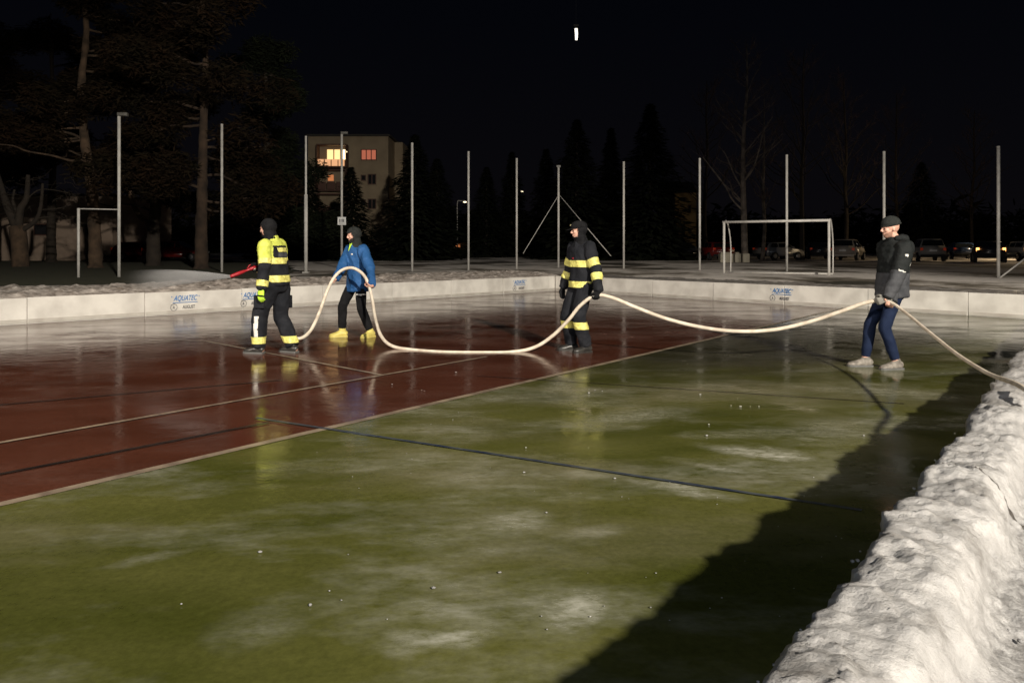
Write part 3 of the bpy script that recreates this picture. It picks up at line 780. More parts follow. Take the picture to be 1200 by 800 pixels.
thin_pts = [at(1029, 351.5, 8.4), at(1045, 355, 8.25), at(1062, 367, 7.95), at(1090, 390, 7.2), at(1120, 414, 6.3), at(1148, 432, 5.6), at(1166, 441, 5.25), G(1195, 452, .56), G(1235, 480, .50), G(1330, 520, .36)]

# firefighter with the nozzle
p = Person('a', G(322, 413.5), R(160), 1.80, dict(
    pelvis=(-.03, 0, .95), neck=(.05, 0, 1.50), head=(.060, 0, .150), twist=R(8), hyaw=R(8), hpitch=R(10),
    ankleL=(.17, .12, .09), ankleR=(-.20, -.11, .09), toeL=R(8), toeR=R(-6),
    handL=((-.05, .33, .86), (.10, .02, -1), (1, .2, 0), (0, -1, 0), .35, 0),
    handR=(at(297, 315, 9.75), (.8, .3, -.25), (0, .3, 1), (0, .9, -.1), 1.05, .03)), None)
o = p.body(); tag(o, 'firefighter in yellow and black jacket and dark hood spraying water from a red nozzle', 'person')
p.jacket(M_TURN, .90, 1.04, armr=(.088, .074, .062), fold=.012, flare=.01)
p.trousers(M_TURN, (.118, .098, .086), .0, .013)
p.boots(M_BBOOT, .010, .05)
g = p.glove('L', M_BLACKF, .007)
d_, t_, n_, c_ = p.hd['L']
shell(g.data, 'glove_panel', M_NEON, g, lambda c, n: (n.dot(n_) < .35) and ((c - p.wr['L']).dot(d_) > .095 or .0 < (c - p.wr['L']).dot(d_) < .070), .0025)
g2 = p.glove('R', M_BLACKF, .007)
p.hood(M_BLACKF, True, 1.02, face=(.075, .056, .080))
JT = lambda c: p.limb(c)
def back_black(c):
    u = (c - p.nk).dot(p.sd); v = (c - p.nk).dot(p.fw)
    return v < .0 and abs(u) < .165 and 1.20 < c.z < 1.425
ztop = 1.23
Tz = lambda c: p.limb(c)[0] == 'T'
yk = p.band(p.jme, M_HIVIS, lambda c, n: (Tz(c) and c.z > ztop and c.z < 1.56 and not back_black(c)), [((0, 0, ztop), (0, 0, 1), Tz)], parent=p.jo, off=.0035, name='yoke')
for q in 'LR': arm_band(p, q, 0.0, .80, M_HIVIS, .0035, 'sleeve_panel')
torso_band(p, 1.185, 1.265, M_BAND); torso_band(p, .945, 1.035, M_BAND)
for q in 'LR': arm_band(p, q, .62, .84, M_BAND, .0065); arm_band(p, q, 1.58, 1.86, M_BAND)
pp = p.band(p.jme, M_BAND, lambda c, n: Tz(c) and back_black(c) and abs((c - p.nk).dot(p.sd) ) < .11 and 1.345 < c.z < 1.40, parent=p.jo, off=.003, name='back_label')
pp = p.band(p.jme, M_GREYJ, lambda c, n: Tz(c) and back_black(c) and abs((c - p.nk).dot(p.sd)) < .11 and 1.275 < c.z < 1.33, parent=p.jo, off=.003, name='back_label')
for q in 'LR': leg_band(p, q, .135, .225, M_BAND)
def outer(c):
    d, q, t = p.leg_of(c)
    a = p.kn[q].lerp(p.ank[q], max(0, t)); r = c - a
    return q == 'L' and abs(r.x + .02) < .026 and r.y > 0 and .225 < c.z < .50
p.band(p.tme, M_SILVER, lambda c, n: outer(c), parent=p.to, name='reflective_stripe')
bm = bmesh.new()
for q, y in (('L', .12), ('R', -.12)):
    c = p.hip[q].lerp(p.kn[q], .55) + V((0, y, 0)); add_box(bm, c, (.16, .035, .17), 0, .012)
    obj('cargo_pocket', bm, M_TURN, p.to); bm = bmesh.new()
bm.free()
FF1 = p

# man in the blue jacket
p = Person('b', G(418, 394.5), R(226), 1.74, dict(
    pelvis=(-.02, 0, .94), neck=(.02, .02, 1.49), head=(.045, -.01, .150), twist=R(-4), hyaw=R(-18), hpitch=R(10),
    ankleL=(-.13, .20, .09), ankleR=(.17, -.16, .09), toeL=R(15), toeR=R(-20), kneepoleL=(1, .3, 0),
    handL=(at(430.5, 330, 11.0), (.45, -.75, -.15), (.2, 0, 1), (.35, -.7, .0), 1.1, .032),
    handR=(at(391, 326, 11.1), (.75, .15, -.25), (.2, .2, 1), (.1, .9, 0), 1.1, .032), elpoleL=(-.5, 1, -.3), elpoleR=(-.6, -1, -.3)), None)
o = p.body(); tag(o, 'bearded man in bright blue jacket and yellow boots lifting a loop of hose', 'person')
p.jacket(M_BLUEJ, .74, 1.06, armr=(.090, .074, .056), fold=.014, flare=.015)
p.trousers(M_BLACKF, (.098, .074, .062), .05, .006)
p.boots(M_YBOOT, .012, .10, M_YBOOT)
p.hood(M_HOODG, True, 1.08, face=(.060, .060, .080))
TI = p.T.inverted()
p.band(o.data, M_BEARD, lambda c, n: (lambda v: v.x > -.01 and v.z < -.046 + (.075 - v.x) * .5 and v.z < -.005 and v.x > .005 and abs(v.y) < .075 and v.z > -.118 and not (v.x > .078 and -.068 < v.z < -.048 and abs(v.y) < .02))(TI @ c), off=.005, name='beard')
# zip and collar lining
bm = bmesh.new(); a_ = p.nk + p.fw * .088
add_tube(bm, [a_ + V((0, 0, .045)) + p.sd * .030, a_ + V((0, 0, -.03)) + p.fw * .03 + p.sd * .008, a_ + V((0, 0, -.10)) + p.fw * .055], .007, 6)
add_tube(bm, [a_ + V((0, 0, .045)) - p.sd * .030, a_ + V((0, 0, -.03)) + p.fw * .03 - p.sd * .008, a_ + V((0, 0, -.10)) + p.fw * .055], .007, 6)
obj('collar_trim', bm, M_NEON, p.root, True)
p.band(p.jme, M_SILVER, lambda c, n: Tz2(c) if False else (p.limb(c)[0] == 'T' and (c - p.nk).dot(p.fw) > .05 and .07 < (c - p.nk).dot(p.sd) < .10 and 1.325 < c.z < 1.350), parent=p.jo, name='chest_badge')
p.band(p.tme, M_SILVER, lambda c, n: p.leg_of(c)[1] == 'L' and c.x > -.02 and c.y > .13 and .68 < c.z < .705, parent=p.to, name='logo_patch')

# firefighter in the middle
p = Person('c', G(681, 411.5), R(206), 1.76, dict(
    pelvis=(-.01, 0, .95), neck=(.0, 0, 1.51), head=(.040, 0, .148), twist=R(4), hyaw=R(-16), hpitch=R(4),
    ankleL=(.0, .13, .09), ankleR=(.07, -.13, .09), toeL=R(2), toeR=R(-16),
    handL=(at(697, 346.5, 9.66), (.30, -.05, -.9), (1, 0, .1), (.1, -1, 0), 1.0, .030),
    handR=((.10, -.33, .86), (.12, 0, -1), (1, 0, 0), (0, 1, 0), .45, 0)), None)
o = p.body(); tag(o, 'firefighter in black coat with yellow bands and peaked cap, standing with hose at hip', 'person')
p.jacket(M_TURN, .86, 1.03, armr=(.086, .072, .060), fold=.013, flare=.012)
p.trousers(M_TURN, (.112, .092, .080), .0, .013)
p.boots(M_BBOOT, .010, .05, M_BBOOT)
p.glove('L', M_BLACKF, .006); p.glove('R', M_BLACKF, .006)
p.hood(M_BLACKF, True, 1.0, 'balaclava', face=(.075, .056, .082))
torso_band(p, 1.165, 1.255, M_BAND); torso_band(p, .885, .970, M_BAND)
for q in 'LR': arm_band(p, q, .52, .84, M_BAND); arm_band(p, q, 1.16, 1.50, M_BAND)
for q in 'LR': leg_band(p, q, .32, .42, M_BAND)
T = p.T; bm = bmesh.new()
add_ball(bm, T @ V((-.008, 0, .060)), (.122, .102, .086), p.hrot, 3)
cut = T @ V((0, 0, .048)); bmesh.ops.bisect_plane(bm, geom=bm.verts[:] + bm.edges[:] + bm.faces[:], plane_co=cut, plane_no=p.hrot @ V((.12, 0, 1)), clear_inner=True)
cap = obj('cap', bm, M_BLACKF, p.root, True)
bm = bmesh.new(); top, bot = [], []
ptsb = [(.095 + .085 * math.cos(a) , .074 * math.sin(a)) for a in [(-math.pi / 2) + math.pi * k / 14 for k in range(15)]]
for x, y in ptsb:
    z = .048 - .9 * y * y - (x - .08) * .22
    top.append(bm.verts.new(T @ V((x, y, z + .003)))); bot.append(bm.verts.new(T @ V((x, y, z - .003))))
bm.faces.new(top); bm.faces.new(bot[::-1])
for k in range(len(top)): bm.faces.new((top[k], top[(k + 1) % len(top)], bot[(k + 1) % len(top)], bot[k]))
obj('brim', bm, M_BLACKF, cap)
bm = bmesh.new(); add_box(bm, (0, 0, 0), (.006, .042, .020), 0, .002, M=T @ Matrix.Translation((.110, 0, .088)) @ Matrix.Rotation(R(-18), 4, 'Y'))
obj('badge', bm, M_BRIM, cap)
p.band(p.jme, M_REDN, lambda c, n: p.limb(c)[0] == 'T' and (c - p.nk).dot(p.fw) > .05 and -.01 < (c - p.nk).dot(p.sd) < .035 and 1.27 < c.z < 1.29, parent=p.jo, name='chest_badge')

# man in the beanie
p = Person('d', G(1032, 431.5), R(181), 1.78, dict(
    pelvis=(-.13, 0, .94), neck=(-.17, 0, 1.49), head=(.055, 0, .145), twist=R(6), hyaw=R(0), hpitch=R(6),
    ankleL=(-.13, .10, .09), ankleR=(.12, -.12, .09), toeL=R(10), toeR=R(-4), kneepoleR=(1, -.1, 0),
    handL=(at(1029, 351.5, 8.4), (.75, -.35, -.25), (.3, 0, 1), (.0, -.9, -.1), 1.05, .03),
    handR=(at(1043, 354, 8.27), (.5, .55, -.2), (.3, .2, 1), (0, .4, .9), 1.0, .022), elpoleL=(-1, .25, -.1), elpoleR=(-1, -.4, -.2)), None)
o = p.body(); tag(o, 'man in dark beanie and navy trousers holding the hose nearest the snow bank', 'person')
p.jacket(M_BLACKJ, .84, 1.07, armr=(.096, .080, .058), fold=.009, flare=.008, quilt=True)
p.trousers(M_NAVY, (.090, .066, .048), .03, .006)
p.boots(M_SHOE, .006, .0, M_SOLE, 'shoe')
p.glove('L', M_GLOVEG, .004)
zc = 1.12
p.band(p.jme, M_GREYJ, lambda c, n: Tz4(c, zc), [((0, 0, zc), (0, 0, 1), lambda c: p.limb(c)[0] == 'T')], parent=p.jo, name='lower_panel', off=.003) if False else None
shell(p.jme, 'lower_panel', M_GREYJ, p.jo, lambda c, n: p.limb(c)[0] == 'T' and c.z < zc, .003, [((0, 0, zc), (0, 0, 1), lambda c: p.limb(c)[0] == 'T')])
for q in 'LR': arm_band(p, q, .88, 1.93, M_GREYJ, .003, 'sleeve_panel')
T = p.T; bm = bmesh.new()
add_ball(bm, T @ V((-.012, 0, .062)), (.110, .092, .092), p.hrot, 3)
bmesh.ops.bisect_plane(bm, geom=bm.verts[:] + bm.edges[:] + bm.faces[:], plane_co=T @ V((.0, 0, .045)), plane_no=p.hrot @ V((.18, 0, 1)), clear_inner=True)
bn = obj('beanie', bm, M_HOODG, p.root, True)
bm = bmesh.new(); pts = []
for k in range(33):
    a = 2 * math.pi * k / 32; x = -.012 + .104 * math.cos(a); pts.append(T @ V((x, .087 * math.sin(a), .045 - .10 * x)))
add_tube(bm, pts, .0115, 8); obj('cuff', bm, M_HOODG, bn, True)
# hood lying on the shoulders
bm = bmesh.new(); pts = []
for k in range(15):
    a = R(-125 + 250 * k / 14) + math.pi
    pts.append(p.nk + V((-.01 + .088 * math.cos(a), .098 * math.sin(a), .035 - .05 * max(0, math.cos(a + math.pi)) * .2)))
add_tube(bm, pts, [.025 + .026 * math.sin(math.pi * k / 14) for k in range(15)], 12)
add_ball(bm, p.nk + V((-.085, 0, .015)), (.06, .085, .07))
me = remesh(bm, .009, 4); folds(me, .005, 12); finish('hood', me, M_BLACKJ, p.jo)
TI = p.T.inverted()
p.band(o.data, M_STUB, lambda c, n: (lambda v: v.x > -.01 and v.z < -.050 + (.075 - v.x) * .45 and v.z < -.015 and v.x > .01 and abs(v.y) < .075 and v.z > -.118 and not (v.x > .078 and -.068 < v.z < -.048 and abs(v.y) < .02))(TI @ c), off=.0025, name='beard')
def patch(q, t0, t1, u, wd, m=M_SILVER):
    def f(c, n):
        l = p.limb(c)
        if l[0] != q or not (t0 < l[2] < t1): return False
        a = p.sh[q].lerp(p.el[q], l[2]) if l[2] < 1 else p.el[q].lerp(p.wr[q], l[2] - 1)
        return abs((c - a).x - u) < wd and (c - a).y > 0
    p.band(p.jme, m, f, parent=p.jo, off=.0055, name='logo_patch')
patch('L', .28, .36, .0, .014); patch('L', .86, .90, .01, .035)
p.band(p.jme, M_SILVER, lambda c, n: p.limb(c)[0] == 'T' and (c - p.nk).dot(p.fw) < -.02 and (c - p.nk).dot(p.sd) > .10 and 1.20 < c.z < 1.27 and n.x < -.3, parent=p.jo, off=.003, name='reflective_band')

# ------------------------------------------------------------------ hose, nozzle and spray
bm = bmesh.new(); cp = catmull(hose_pts, 10); add_tube(bm, cp, .0235, 14)
tag(obj('fire_hose', bm, M_HOSE, None, True), 'long cream fire hose looping from the spraying firefighter past the others', 'hose')
h = [o for o in COL.objects if o.name == 'fire_hose'][0]
bm = bmesh.new(); cp = catmull(thin_pts, 10); n = len(cp); add_tube(bm, cp, [.0225 - .0065 * min(1, k / 18) for k in range(n)], 12)
obj('hose_tail', bm, M_HOSE, h, True)
na, nb = at(303, 311.5, 9.8), at(270, 324, 9.55)
tdir = (nb - na).normalized()
nz = thing('hose_nozzle', 'red hose nozzle held out by the firefighter in yellow', 'nozzle', na)
bm = bmesh.new(); L = (nb - na).length
add_loft(bm, [(tdir * t, r * .50, r * .50) for t, r in ((0, .034), (.05, .036), (.06, .045), (.12, .045), (.125, .032), (.20, .030), (.21, .040), (.27, .047), (.30, .050), (.32, .046), (.36, .044), (L, .036))], 18)
obj('barrel', bm, M_REDN, nz, True)
bm = bmesh.new(); add_tube(bm, [tdir * .06 + V((0, 0, .015)), tdir * .08 + V((0, 0, .05)), tdir * .13 + V((0, 0, .055)), tdir * .16 + V((0, 0, .02))], .007, 8); obj('handle', bm, M_REDN, nz, True)
# spray of water
M_SPRAY = bpy.data.materials.new('water_spray'); M_SPRAY.use_nodes = True
nt = M_SPRAY.node_tree; nt.nodes.clear()
ou = nt.nodes.new('ShaderNodeOutputMaterial'); pv = nt.nodes.new('ShaderNodeVolumePrincipled'); t = nt.nodes.new('ShaderNodeTexCoord')
mp = nt.nodes.new('ShaderNodeMapping'); mp.inputs['Scale'].default_value = (1.2, 5, 7)
nn = nt.nodes.new('ShaderNodeTexNoise'); nn.inputs['Scale'].default_value = 1.6; nn.inputs['Detail'].default_value = 5
gr = nt.nodes.new('ShaderNodeSeparateXYZ')
mr = nt.nodes.new('ShaderNodeMapRange'); mr.inputs['From Min'].default_value = 0.0; mr.inputs['From Max'].default_value = 2.9; mr.inputs['To Min'].default_value = 1.0; mr.inputs['To Max'].default_value = 0.0
pw = nt.nodes.new('ShaderNodeMath'); pw.operation = 'MULTIPLY'
nt.links.new(t.outputs['Object'], mp.inputs[0]); nt.links.new(mp.outputs[0], nn.inputs['Vector'])
nt.links.new(t.outputs['Object'], gr.inputs[0]); nt.links.new(gr.outputs['X'], mr.inputs[0])
p3 = nt.nodes.new('ShaderNodeMath'); p3.operation = 'POWER'; p3.inputs[1].default_value = 3.2; nt.links.new(mr.outputs[0], p3.inputs[0]); p4 = nt.nodes.new('ShaderNodeMath'); p4.operation = 'MULTIPLY'; p4.inputs[1].default_value = 45.0; nt.links.new(p3.outputs[0], p4.inputs[0]); nt.links.new(p4.outputs[0], pw.inputs[0]); nt.links.new(nn.outputs[0], pw.inputs[1])
nt.links.new(pw.outputs[0], pv.inputs['Density']); pv.inputs['Color'].default_value = (0.9, 0.9, 0.9, 1); pv.inputs['Anisotropy'].default_value = 0.0
nt.links.new(pv.outputs[0], ou.inputs['Volume'])
se = at(138, 322, 11.2)
sd_ = (se - nb); SL = sd_.length; xa = sd_.normalized()
bm = bmesh.new()
add_loft(bm, [(V((x, 0, -0.05 * (x / SL) ** 2 * SL)), .02 + .085 * x * (1 - .1 * x), .02 + .062 * x * (1 - .1 * x)) for x in [SL * k / 12 for k in range(13)]], 20)
sp_ = obj('water_spray', bm, M_SPRAY, None, True); sp_.location = nb; sp_.rotation_euler = xa.to_track_quat('X', 'Z').to_euler()
sp_['kind'] = 'stuff'; sp_['label'] = 'pale cone of water spray blowing left from the red nozzle'; sp_['category'] = 'spray'
# small lumps of ice scattered over the court
bm = bmesh.new()
for (x, y) in [(363, 708), (508, 688), (585, 670), (615, 553), (617, 524), (828, 510), (830, 497), (1012, 510), (820, 462), (690, 456), (534, 436), (460, 450), (495, 457), (498, 458), (698, 457), (705, 458), (690, 460), (856, 475), (868, 476), (880, 476), (890, 476), (213, 707), (305, 646), (720, 560), (640, 600)]:
    c = G(x + random.uniform(-1, 1), y, .012); s = random.uniform(.004, .009)
    add_ball(bm, c, (s * random.uniform(.8, 1.8), s, s * .8), sub=1)
for k in range(70):
    c = G(random.uniform(300, 1000), random.uniform(420, 740), .010); s = random.uniform(.0015, .0035)
    add_ball(bm, c, (s * 1.4, s, s * .7), sub=1)
_P0 = V((0.58, 1.64, 0)); _D = -BD; _O = V((_D.y, -_D.x, 0))
for k in range(260):
    sq = random.uniform(-.3, 5.0); c = _P0 + _D * sq + _O * random.choice((random.uniform(.36, .95), random.uniform(.36, .55))); c.z = .303 + random.uniform(0, .008); r_ = random.uniform(.004, .016) * random.random() + .003
    add_ball(bm, c, (r_ * random.uniform(.7, 1.5), r_ * random.uniform(.7, 1.5), r_ * .8), Matrix.Rotation(random.uniform(0, 3), 4, 'Z'), 1)
for k in range(90):
    sq = random.uniform(-.3, 5.0); c = _P0 + _D * sq - _O * random.uniform(.02, .30) ** 1; c.z = .006; r_ = random.uniform(.004, .013)
    add_ball(bm, c, (r_, r_ * random.uniform(.7, 1.5), r_ * .8), sub=1)
o = obj('ice_crumbs', bm, M_BERM, None, True); o['kind'] = 'stuff'; o['label'] = 'tiny white crumbs of ice scattered over the green court and beside the near bank'; o['category'] = 'ice'

# ------------------------------------------------------------------ fence posts and goals
def ztop_at(px, py, d): return at(px, py, d).z
def post(px, ytop, d, r, label, extra=None, thick=None):
    b = at(px, 330, d); H = ztop_at(px, ytop, d) - GZ
    t = thing('fence_post', label, 'post', (b.x, b.y, GZ), 0, 'tall steel posts round the rink')
    bm = bmesh.new(); add_tube(bm, [(0, 0, -.05), (0, 0, H)], r, 12); obj('pole', bm, M_STEEL, t, True)
    bm = bmesh.new(); add_ball(bm, (0, 0, H), (r * 1.15, r * 1.15, r * .6)); obj('post_cap', bm, M_STEEL, t, True)
    if thick:
        hz = ztop_at(px, thick, d) - GZ
        bm = bmesh.new(); add_tube(bm, [(0, 0, 0), (0, 0, hz)], r * 1.75, 12); obj('sleeve', bm, M_STEEL, t, True)
        bm = bmesh.new(); add_box(bm, (0, 0, .03), (r * 6, r * 6, .05), 0, .01); obj('base_plate', bm, M_STEEL, t)
    return t, H
M_DARKM = mat('dark_lamp_housing', (0.10, 0.095, 0.085), 0.5)
M_SIGN = mat('white_enamel_sign', (0.72, 0.72, 0.70), 0.4)
posts = {}
posts[138] = post(139.5, 133, 26, .055, 'tall steel post with lamp head joined to the low crossbar at far left')
posts[260] = post(260, 146, 31, .052, 'tall steel post standing just right of the thick pine trunk')
posts[358] = post(358.5, 160, 30, .042, 'tall steel post with thicker sleeved lower half left of the blue jacket', thick=228)
posts[400] = post(400.5, 155, 37, .058, 'tall steel post carrying a small white sign, in front of the lit balcony')
posts[483] = post(483, 168, 32, .052, 'tall steel post in front of the wide dark spruce right of the building')
posts[549] = post(549, 178, 34, .050, 'tall steel post close beside the distant street lamp')
posts[605] = post(605.5, 186, 36, .050, 'tall steel post left of the braced corner post')
posts[655] = post(654.5, 195, 38, .055, 'braced corner post with two slanting stays behind the middle firefighter')
posts[731] = post(731, 190, 36, .052, 'steel post between the middle firefighter and the goal, clear of the stays')
posts[820] = post(820, 186, 34, .052, 'steel post just left of the white goal')
posts[922] = post(922, 182, 32, .052, 'steel post rising behind the goal crossbar')
posts[1036] = post(1036, 178, 29, .052, 'steel post rising behind the man in the beanie')
posts[1170] = post(1170, 172, 25.5, .054, 'rightmost tall steel post beside the parked cars')
for k, nm in ((138, 1), (400, 1)):
    t, H = posts[k]
    bm = bmesh.new(); add_box(bm, (.13, 0, H - .04), (.34, .16, .13), 0, .02); l_ = obj('lamp_head', bm, M_DARKM, t)
    bm = bmesh.new(); add_box(bm, (.17, -.10, H - .05), (.20, .04, .10), 0, .01); obj('glass', bm, M_GLASSD if 'M_GLASSD' in globals() else M_DARKM, l_)
    bm = bmesh.new(); add_tube(bm, [(0, 0, H - .12), (.10, 0, H - .08)], .02, 8); obj('bracket', bm, M_STEEL, t, True)
t, H = posts[655]
bm = bmesh.new(); add_box(bm, (0, 0, H), (.22, .16, .12), 0, .02); obj('lamp_head', bm, M_DARKM, t)
for a, b in ((at(655, 228, 38), at(613, 297, 37)), (at(655, 228, 38), at(716, 300, 36))):
    bm = bmesh.new(); o3 = V(t.location); add_tube(bm, [a - o3, b - o3], .018, 8); obj('stay', bm, M_STEEL, t, True)
t, H = posts[1170]; o3 = V(t.location)
bm = bmesh.new(); add_tube(bm, [at(1225, 285, 26) - o3, at(1171, 326, 25.4) - o3], .03, 8); obj('stay', bm, M_STEEL, t, True)
t, H = posts[400]; o3 = V(t.location); sg = at(400.5, 259, 36.85) - o3
bm = bmesh.new(); add_box(bm, sg, (.42, .02, .40), 0, .008); s_ = obj('sign_plate', bm, M_SIGN, t)
bm = bmesh.new()
for k in (-.09, 0.02, .10): add_box(bm, sg + V((k, -.014, .02)), (.05, .006, .16 + .04 * k))
add_box(bm, sg + V((0, -.014, -.12)), (.28, .006, .02)); obj('sign_print', bm, M_LOGOK, s_)
# goal on the grass
def goal(name, label, bl, br, h, r, depth):
    t = thing(name, label, 'goal', bl); ex = (br - bl); d = V((-ex.y, ex.x, 0)).normalized() * depth
    bm = bmesh.new(); add_tube(bm, [(0, 0, -.03), (0, 0, h)], r, 10); obj('goal_post', bm, M_GOAL, t, True)
    bm = bmesh.new(); add_tube(bm, [ex + V((0, 0, -.03)), ex + V((0, 0, h))], r, 10); obj('goal_post', bm, M_GOAL, t, True)
    bm = bmesh.new(); add_tube(bm, [-ex.normalized() * r + V((0, 0, h)), ex * (1 + r / ex.length) + V((0, 0, h))], r, 10); obj('crossbar', bm, M_GOAL, t, True)
    for p0 in (V((0, 0, 0)), ex):
        bm = bmesh.new(); add_tube(bm, catmull([p0 + V((0, 0, h)), p0 + d * .5 + V((0, 0, h)), p0 + d + V((0, 0, h * .6)), p0 + d + V((0, 0, .02))], 5), r * .55, 8); obj('net_support', bm, M_STEEL, t, True)
    bm = bmesh.new(); add_tube(bm, [d + V((0, 0, .03)), ex + d + V((0, 0, .03))], r * .7, 8); obj('ground_bar', bm, M_STEEL, t, True)
    return t
M_GOAL = mat('white_goal_paint', (0.62, 0.60, 0.56), 0.5, (0.45, 0.43, 0.40), 3)
a = at(848.5, 322, 29.5); a.z = GZ; b = at(971.5, 327, 27.5); b.z = GZ
goal('football_goal', 'white metal goal frame standing on the snowy ground behind the right boards', a, b, 2.05, .050, 1.0)
# low frame at the far left
a = at(92, 330, 25.5); a.z = GZ; b = V(posts[138][0].location); h = ztop_at(92, 244, 25.5) - GZ
t = thing('metal_frame', 'low steel upright with thin crossbar left of the tallest left post', 'frame', a)
bm = bmesh.new(); add_tube(bm, [(0, 0, -.05), (0, 0, h)], .048, 10); obj('upright', bm, M_STEEL, t, True)
bm = bmesh.new(); add_tube(bm, [(0, 0, h - .02), (b - a) * .96 + V((0, 0, h - .02))], .020, 8); obj('crossbar', bm, M_STEEL, t, True)

# ------------------------------------------------------------------ trees
M_BARK = mat('pine_bark', (0.095, 0.060, 0.036), 0.95, (0.034, 0.022, 0.013), 2.2, 1.0, 7)
M_BARKD = mat('dark_bark', (0.034, 0.025, 0.017), 0.9, (0.018, 0.013, 0.009), 3, 1.0, 9)
M_BIRCH = mat('birch_bark', (0.17, 0.14, 0.115), 0.8, (0.045, 0.036, 0.03), 2.2, 0.5, 9)
M_NEEDLE = mat('dark_needles', (0.007, 0.010, 0.005), 0.95, (0.013, 0.016, 0.007), 0.8)
M_NEEDLEB = mat('brownish_pine_needles', (0.017, 0.009, 0.004), 0.95, (0.009, 0.007, 0.003), 0.7)
M_TWIG = mat('bare_twigs', (0.075, 0.048, 0.045), 0.9)
for _m in (M_NEEDLE, M_NEEDLEB): cloth(_m)
def crown_obj(name, pts_r, n, m, parent, size, seed, flat=0.6):
    """many small needle sprays spread through clumps: list of (centre, radii)"""
    rnd = random.Random(seed); vs, fs = [], []
    wts = [r[0] * r[1] * r[2] for _, r in pts_r]
    for k in range(n):
        c, r = rnd.choices(pts_r, wts)[0]
        while True:
            q = V((rnd.uniform(-1, 1), rnd.uniform(-1, 1), rnd.uniform(-1, 1)))
            if .25 < q.length < 1: break
        p = V(c) + V((q.x * r[0], q.y * r[1], q.z * r[2]))
        a = V((rnd.uniform(-1, 1), rnd.uniform(-1, 1), rnd.uniform(-.6, .35))).normalized(); b = a.orthogonal().normalized(); b = (Matrix.Rotation(rnd.uniform(0, 6.28), 3, a) @ b)
        s = size * rnd.uniform(.6, 1.4); i = len(vs)
        wq = .07 + .05 * rnd.random(); vs += [p - b * s * .04, p + a * s * .5 - b * s * wq, p + a * s, p + a * s * .5 + b * s * wq]; fs.append((i, i + 1, i + 2, i + 3))
    me = bpy.data.meshes.new(name); me.from_pydata(vs, [], fs); me.update()
    return finish(name, me, m, parent, False)
def limb_path(a, b, wob, rnd, n=5):
    a, b = V(a), V(b); L = (b - a).length
    return catmull([a] + [a.lerp(b, k / n) + V((rnd.uniform(-1, 1), rnd.uniform(-1, 1), rnd.uniform(-1, 1))) * L * wob for k in range(1, n)] + [b], 4)
M_BARKM = mat('brown_pine_bark', (0.058, 0.036, 0.022), 0.95, (0.022, 0.014, 0.009), 2.2, 1.0, 7)
def pine(px, d, label, hgt, r0, seed, path, crown_n=9000, bare_to=5.0, spread=4.2, m=M_BARK, nm=M_NEEDLEB, limbs=16, size=.34):
    rnd = random.Random(seed); b = at(px, 320, d); t = thing('pine_tree', label, 'tree', (b.x, b.y, GZ), 0, 'trees standing left of the building')
    P = [V((x, y, z)) for x, y, z in path]; cp = catmull(P, 8); n = len(cp)
    bm = bmesh.new(); add_tube(bm, cp, [r0 * (1.35 if k == 0 else 1) * (1 - .72 * k / n) for k in range(n)], 14)
    for v in bm.verts: v.co += V((noise.noise(v.co * 3), noise.noise(v.co * 3 + V((5, 0, 0))), 0)) * .05
    tr = obj('trunk', bm, m, t, True); cl = []
    for k in range(limbs):
        z = bare_to * .75 + (hgt - bare_to * .75) * (k + .5) / limbs
        base = min(cp, key=lambda q: abs(q.z - z)); a = rnd.uniform(0, 6.28); L = spread * (1 - .5 * (z / hgt) ** 2) * rnd.uniform(.6, 1.1)
        tip = base + V((math.cos(a) * L, math.sin(a) * L, L * rnd.uniform(-.15, .3)))
        bm = bmesh.new(); lp = limb_path(base, tip, .05, rnd); add_tube(bm, lp, [.075 * (1 - .8 * i / len(lp)) for i in range(len(lp))], 7)
        obj('limb', bm, m, tr, True)
        if z > bare_to * .95:
            for f in (.55, .95): cl.append((base.lerp(tip, f), (L * .32, L * .32, .42 + .12 * L)))
        elif rnd.random() < .5: cl.append((base.lerp(tip, .9), (L * .2, L * .2, .35)))
    cl.append((V(cp[-1]), (1.4, 1.4, 1.2)))
    crown_obj('crown', cl, int(crown_n * 2.4), nm, t, size * 1.05, seed)
    return t
pine(112, 38, 'pine with a pale curving bare trunk at left behind the low frame', 14.5, .34, 3, [(0, 0, 0), (-.05, 0, 2), (-.2, 0, 4), (-.55, 0, 6.5), (-.75, 0, 9), (-.6, .2, 12), (-.6, 0, 14)], 9000, 6.2, 4.5, limbs=20)
pine(180, 42, 'darkest pine with a crooked pale limb reaching left between two posts', 13, .40, 5, [(0, 0, 0), (0, 0, 2), (.15, 0, 4), (.3, 0, 7), (.2, 0, 10), (.2, 0, 13)], 10000, 3.6, 4.4, M_BARKD, M_NEEDLEB)
pine(236, 36, 'pine with a thick straight brown trunk behind the firefighter spraying', 14.5, .33, 8, [(0, 0, 0), (0, 0, 2), (.05, 0, 4.2), (.1, 0, 7), (.1, .2, 10), (0, 0, 14)], 12000, 3.6, 4.6, M_BARKM, limbs=24)
pine(310, 46, 'tall dark pine filling the sky left of the building', 13.5, .32, 12, [(0, 0, 0), (0, 0, 3), (.1, 0, 6), (.1, 0, 9), (0, 0, 13)], 10000, 2.4, 4.0, M_BARKD, M_NEEDLE)
pine(-10, 46, 'pine at the far left edge whose dark crown hangs over the pale wall', 15, .36, 21, [(0, 0, 0), (0, 0, 3), (.1, 0, 6), (.1, 0, 9), (0, 0, 14)], 10000, 5.2, 4.8, M_BARKD, M_NEEDLEB)
pine(60, 52, 'tall pine standing in the dark behind the forked tree', 17, .34, 25, [(0, 0, 0), (0, 0, 3), (.1, 0, 6), (.1, 0, 9), (0, 0, 16)], 9000, 6.8, 5.0, M_BARKD, M_NEEDLEB)
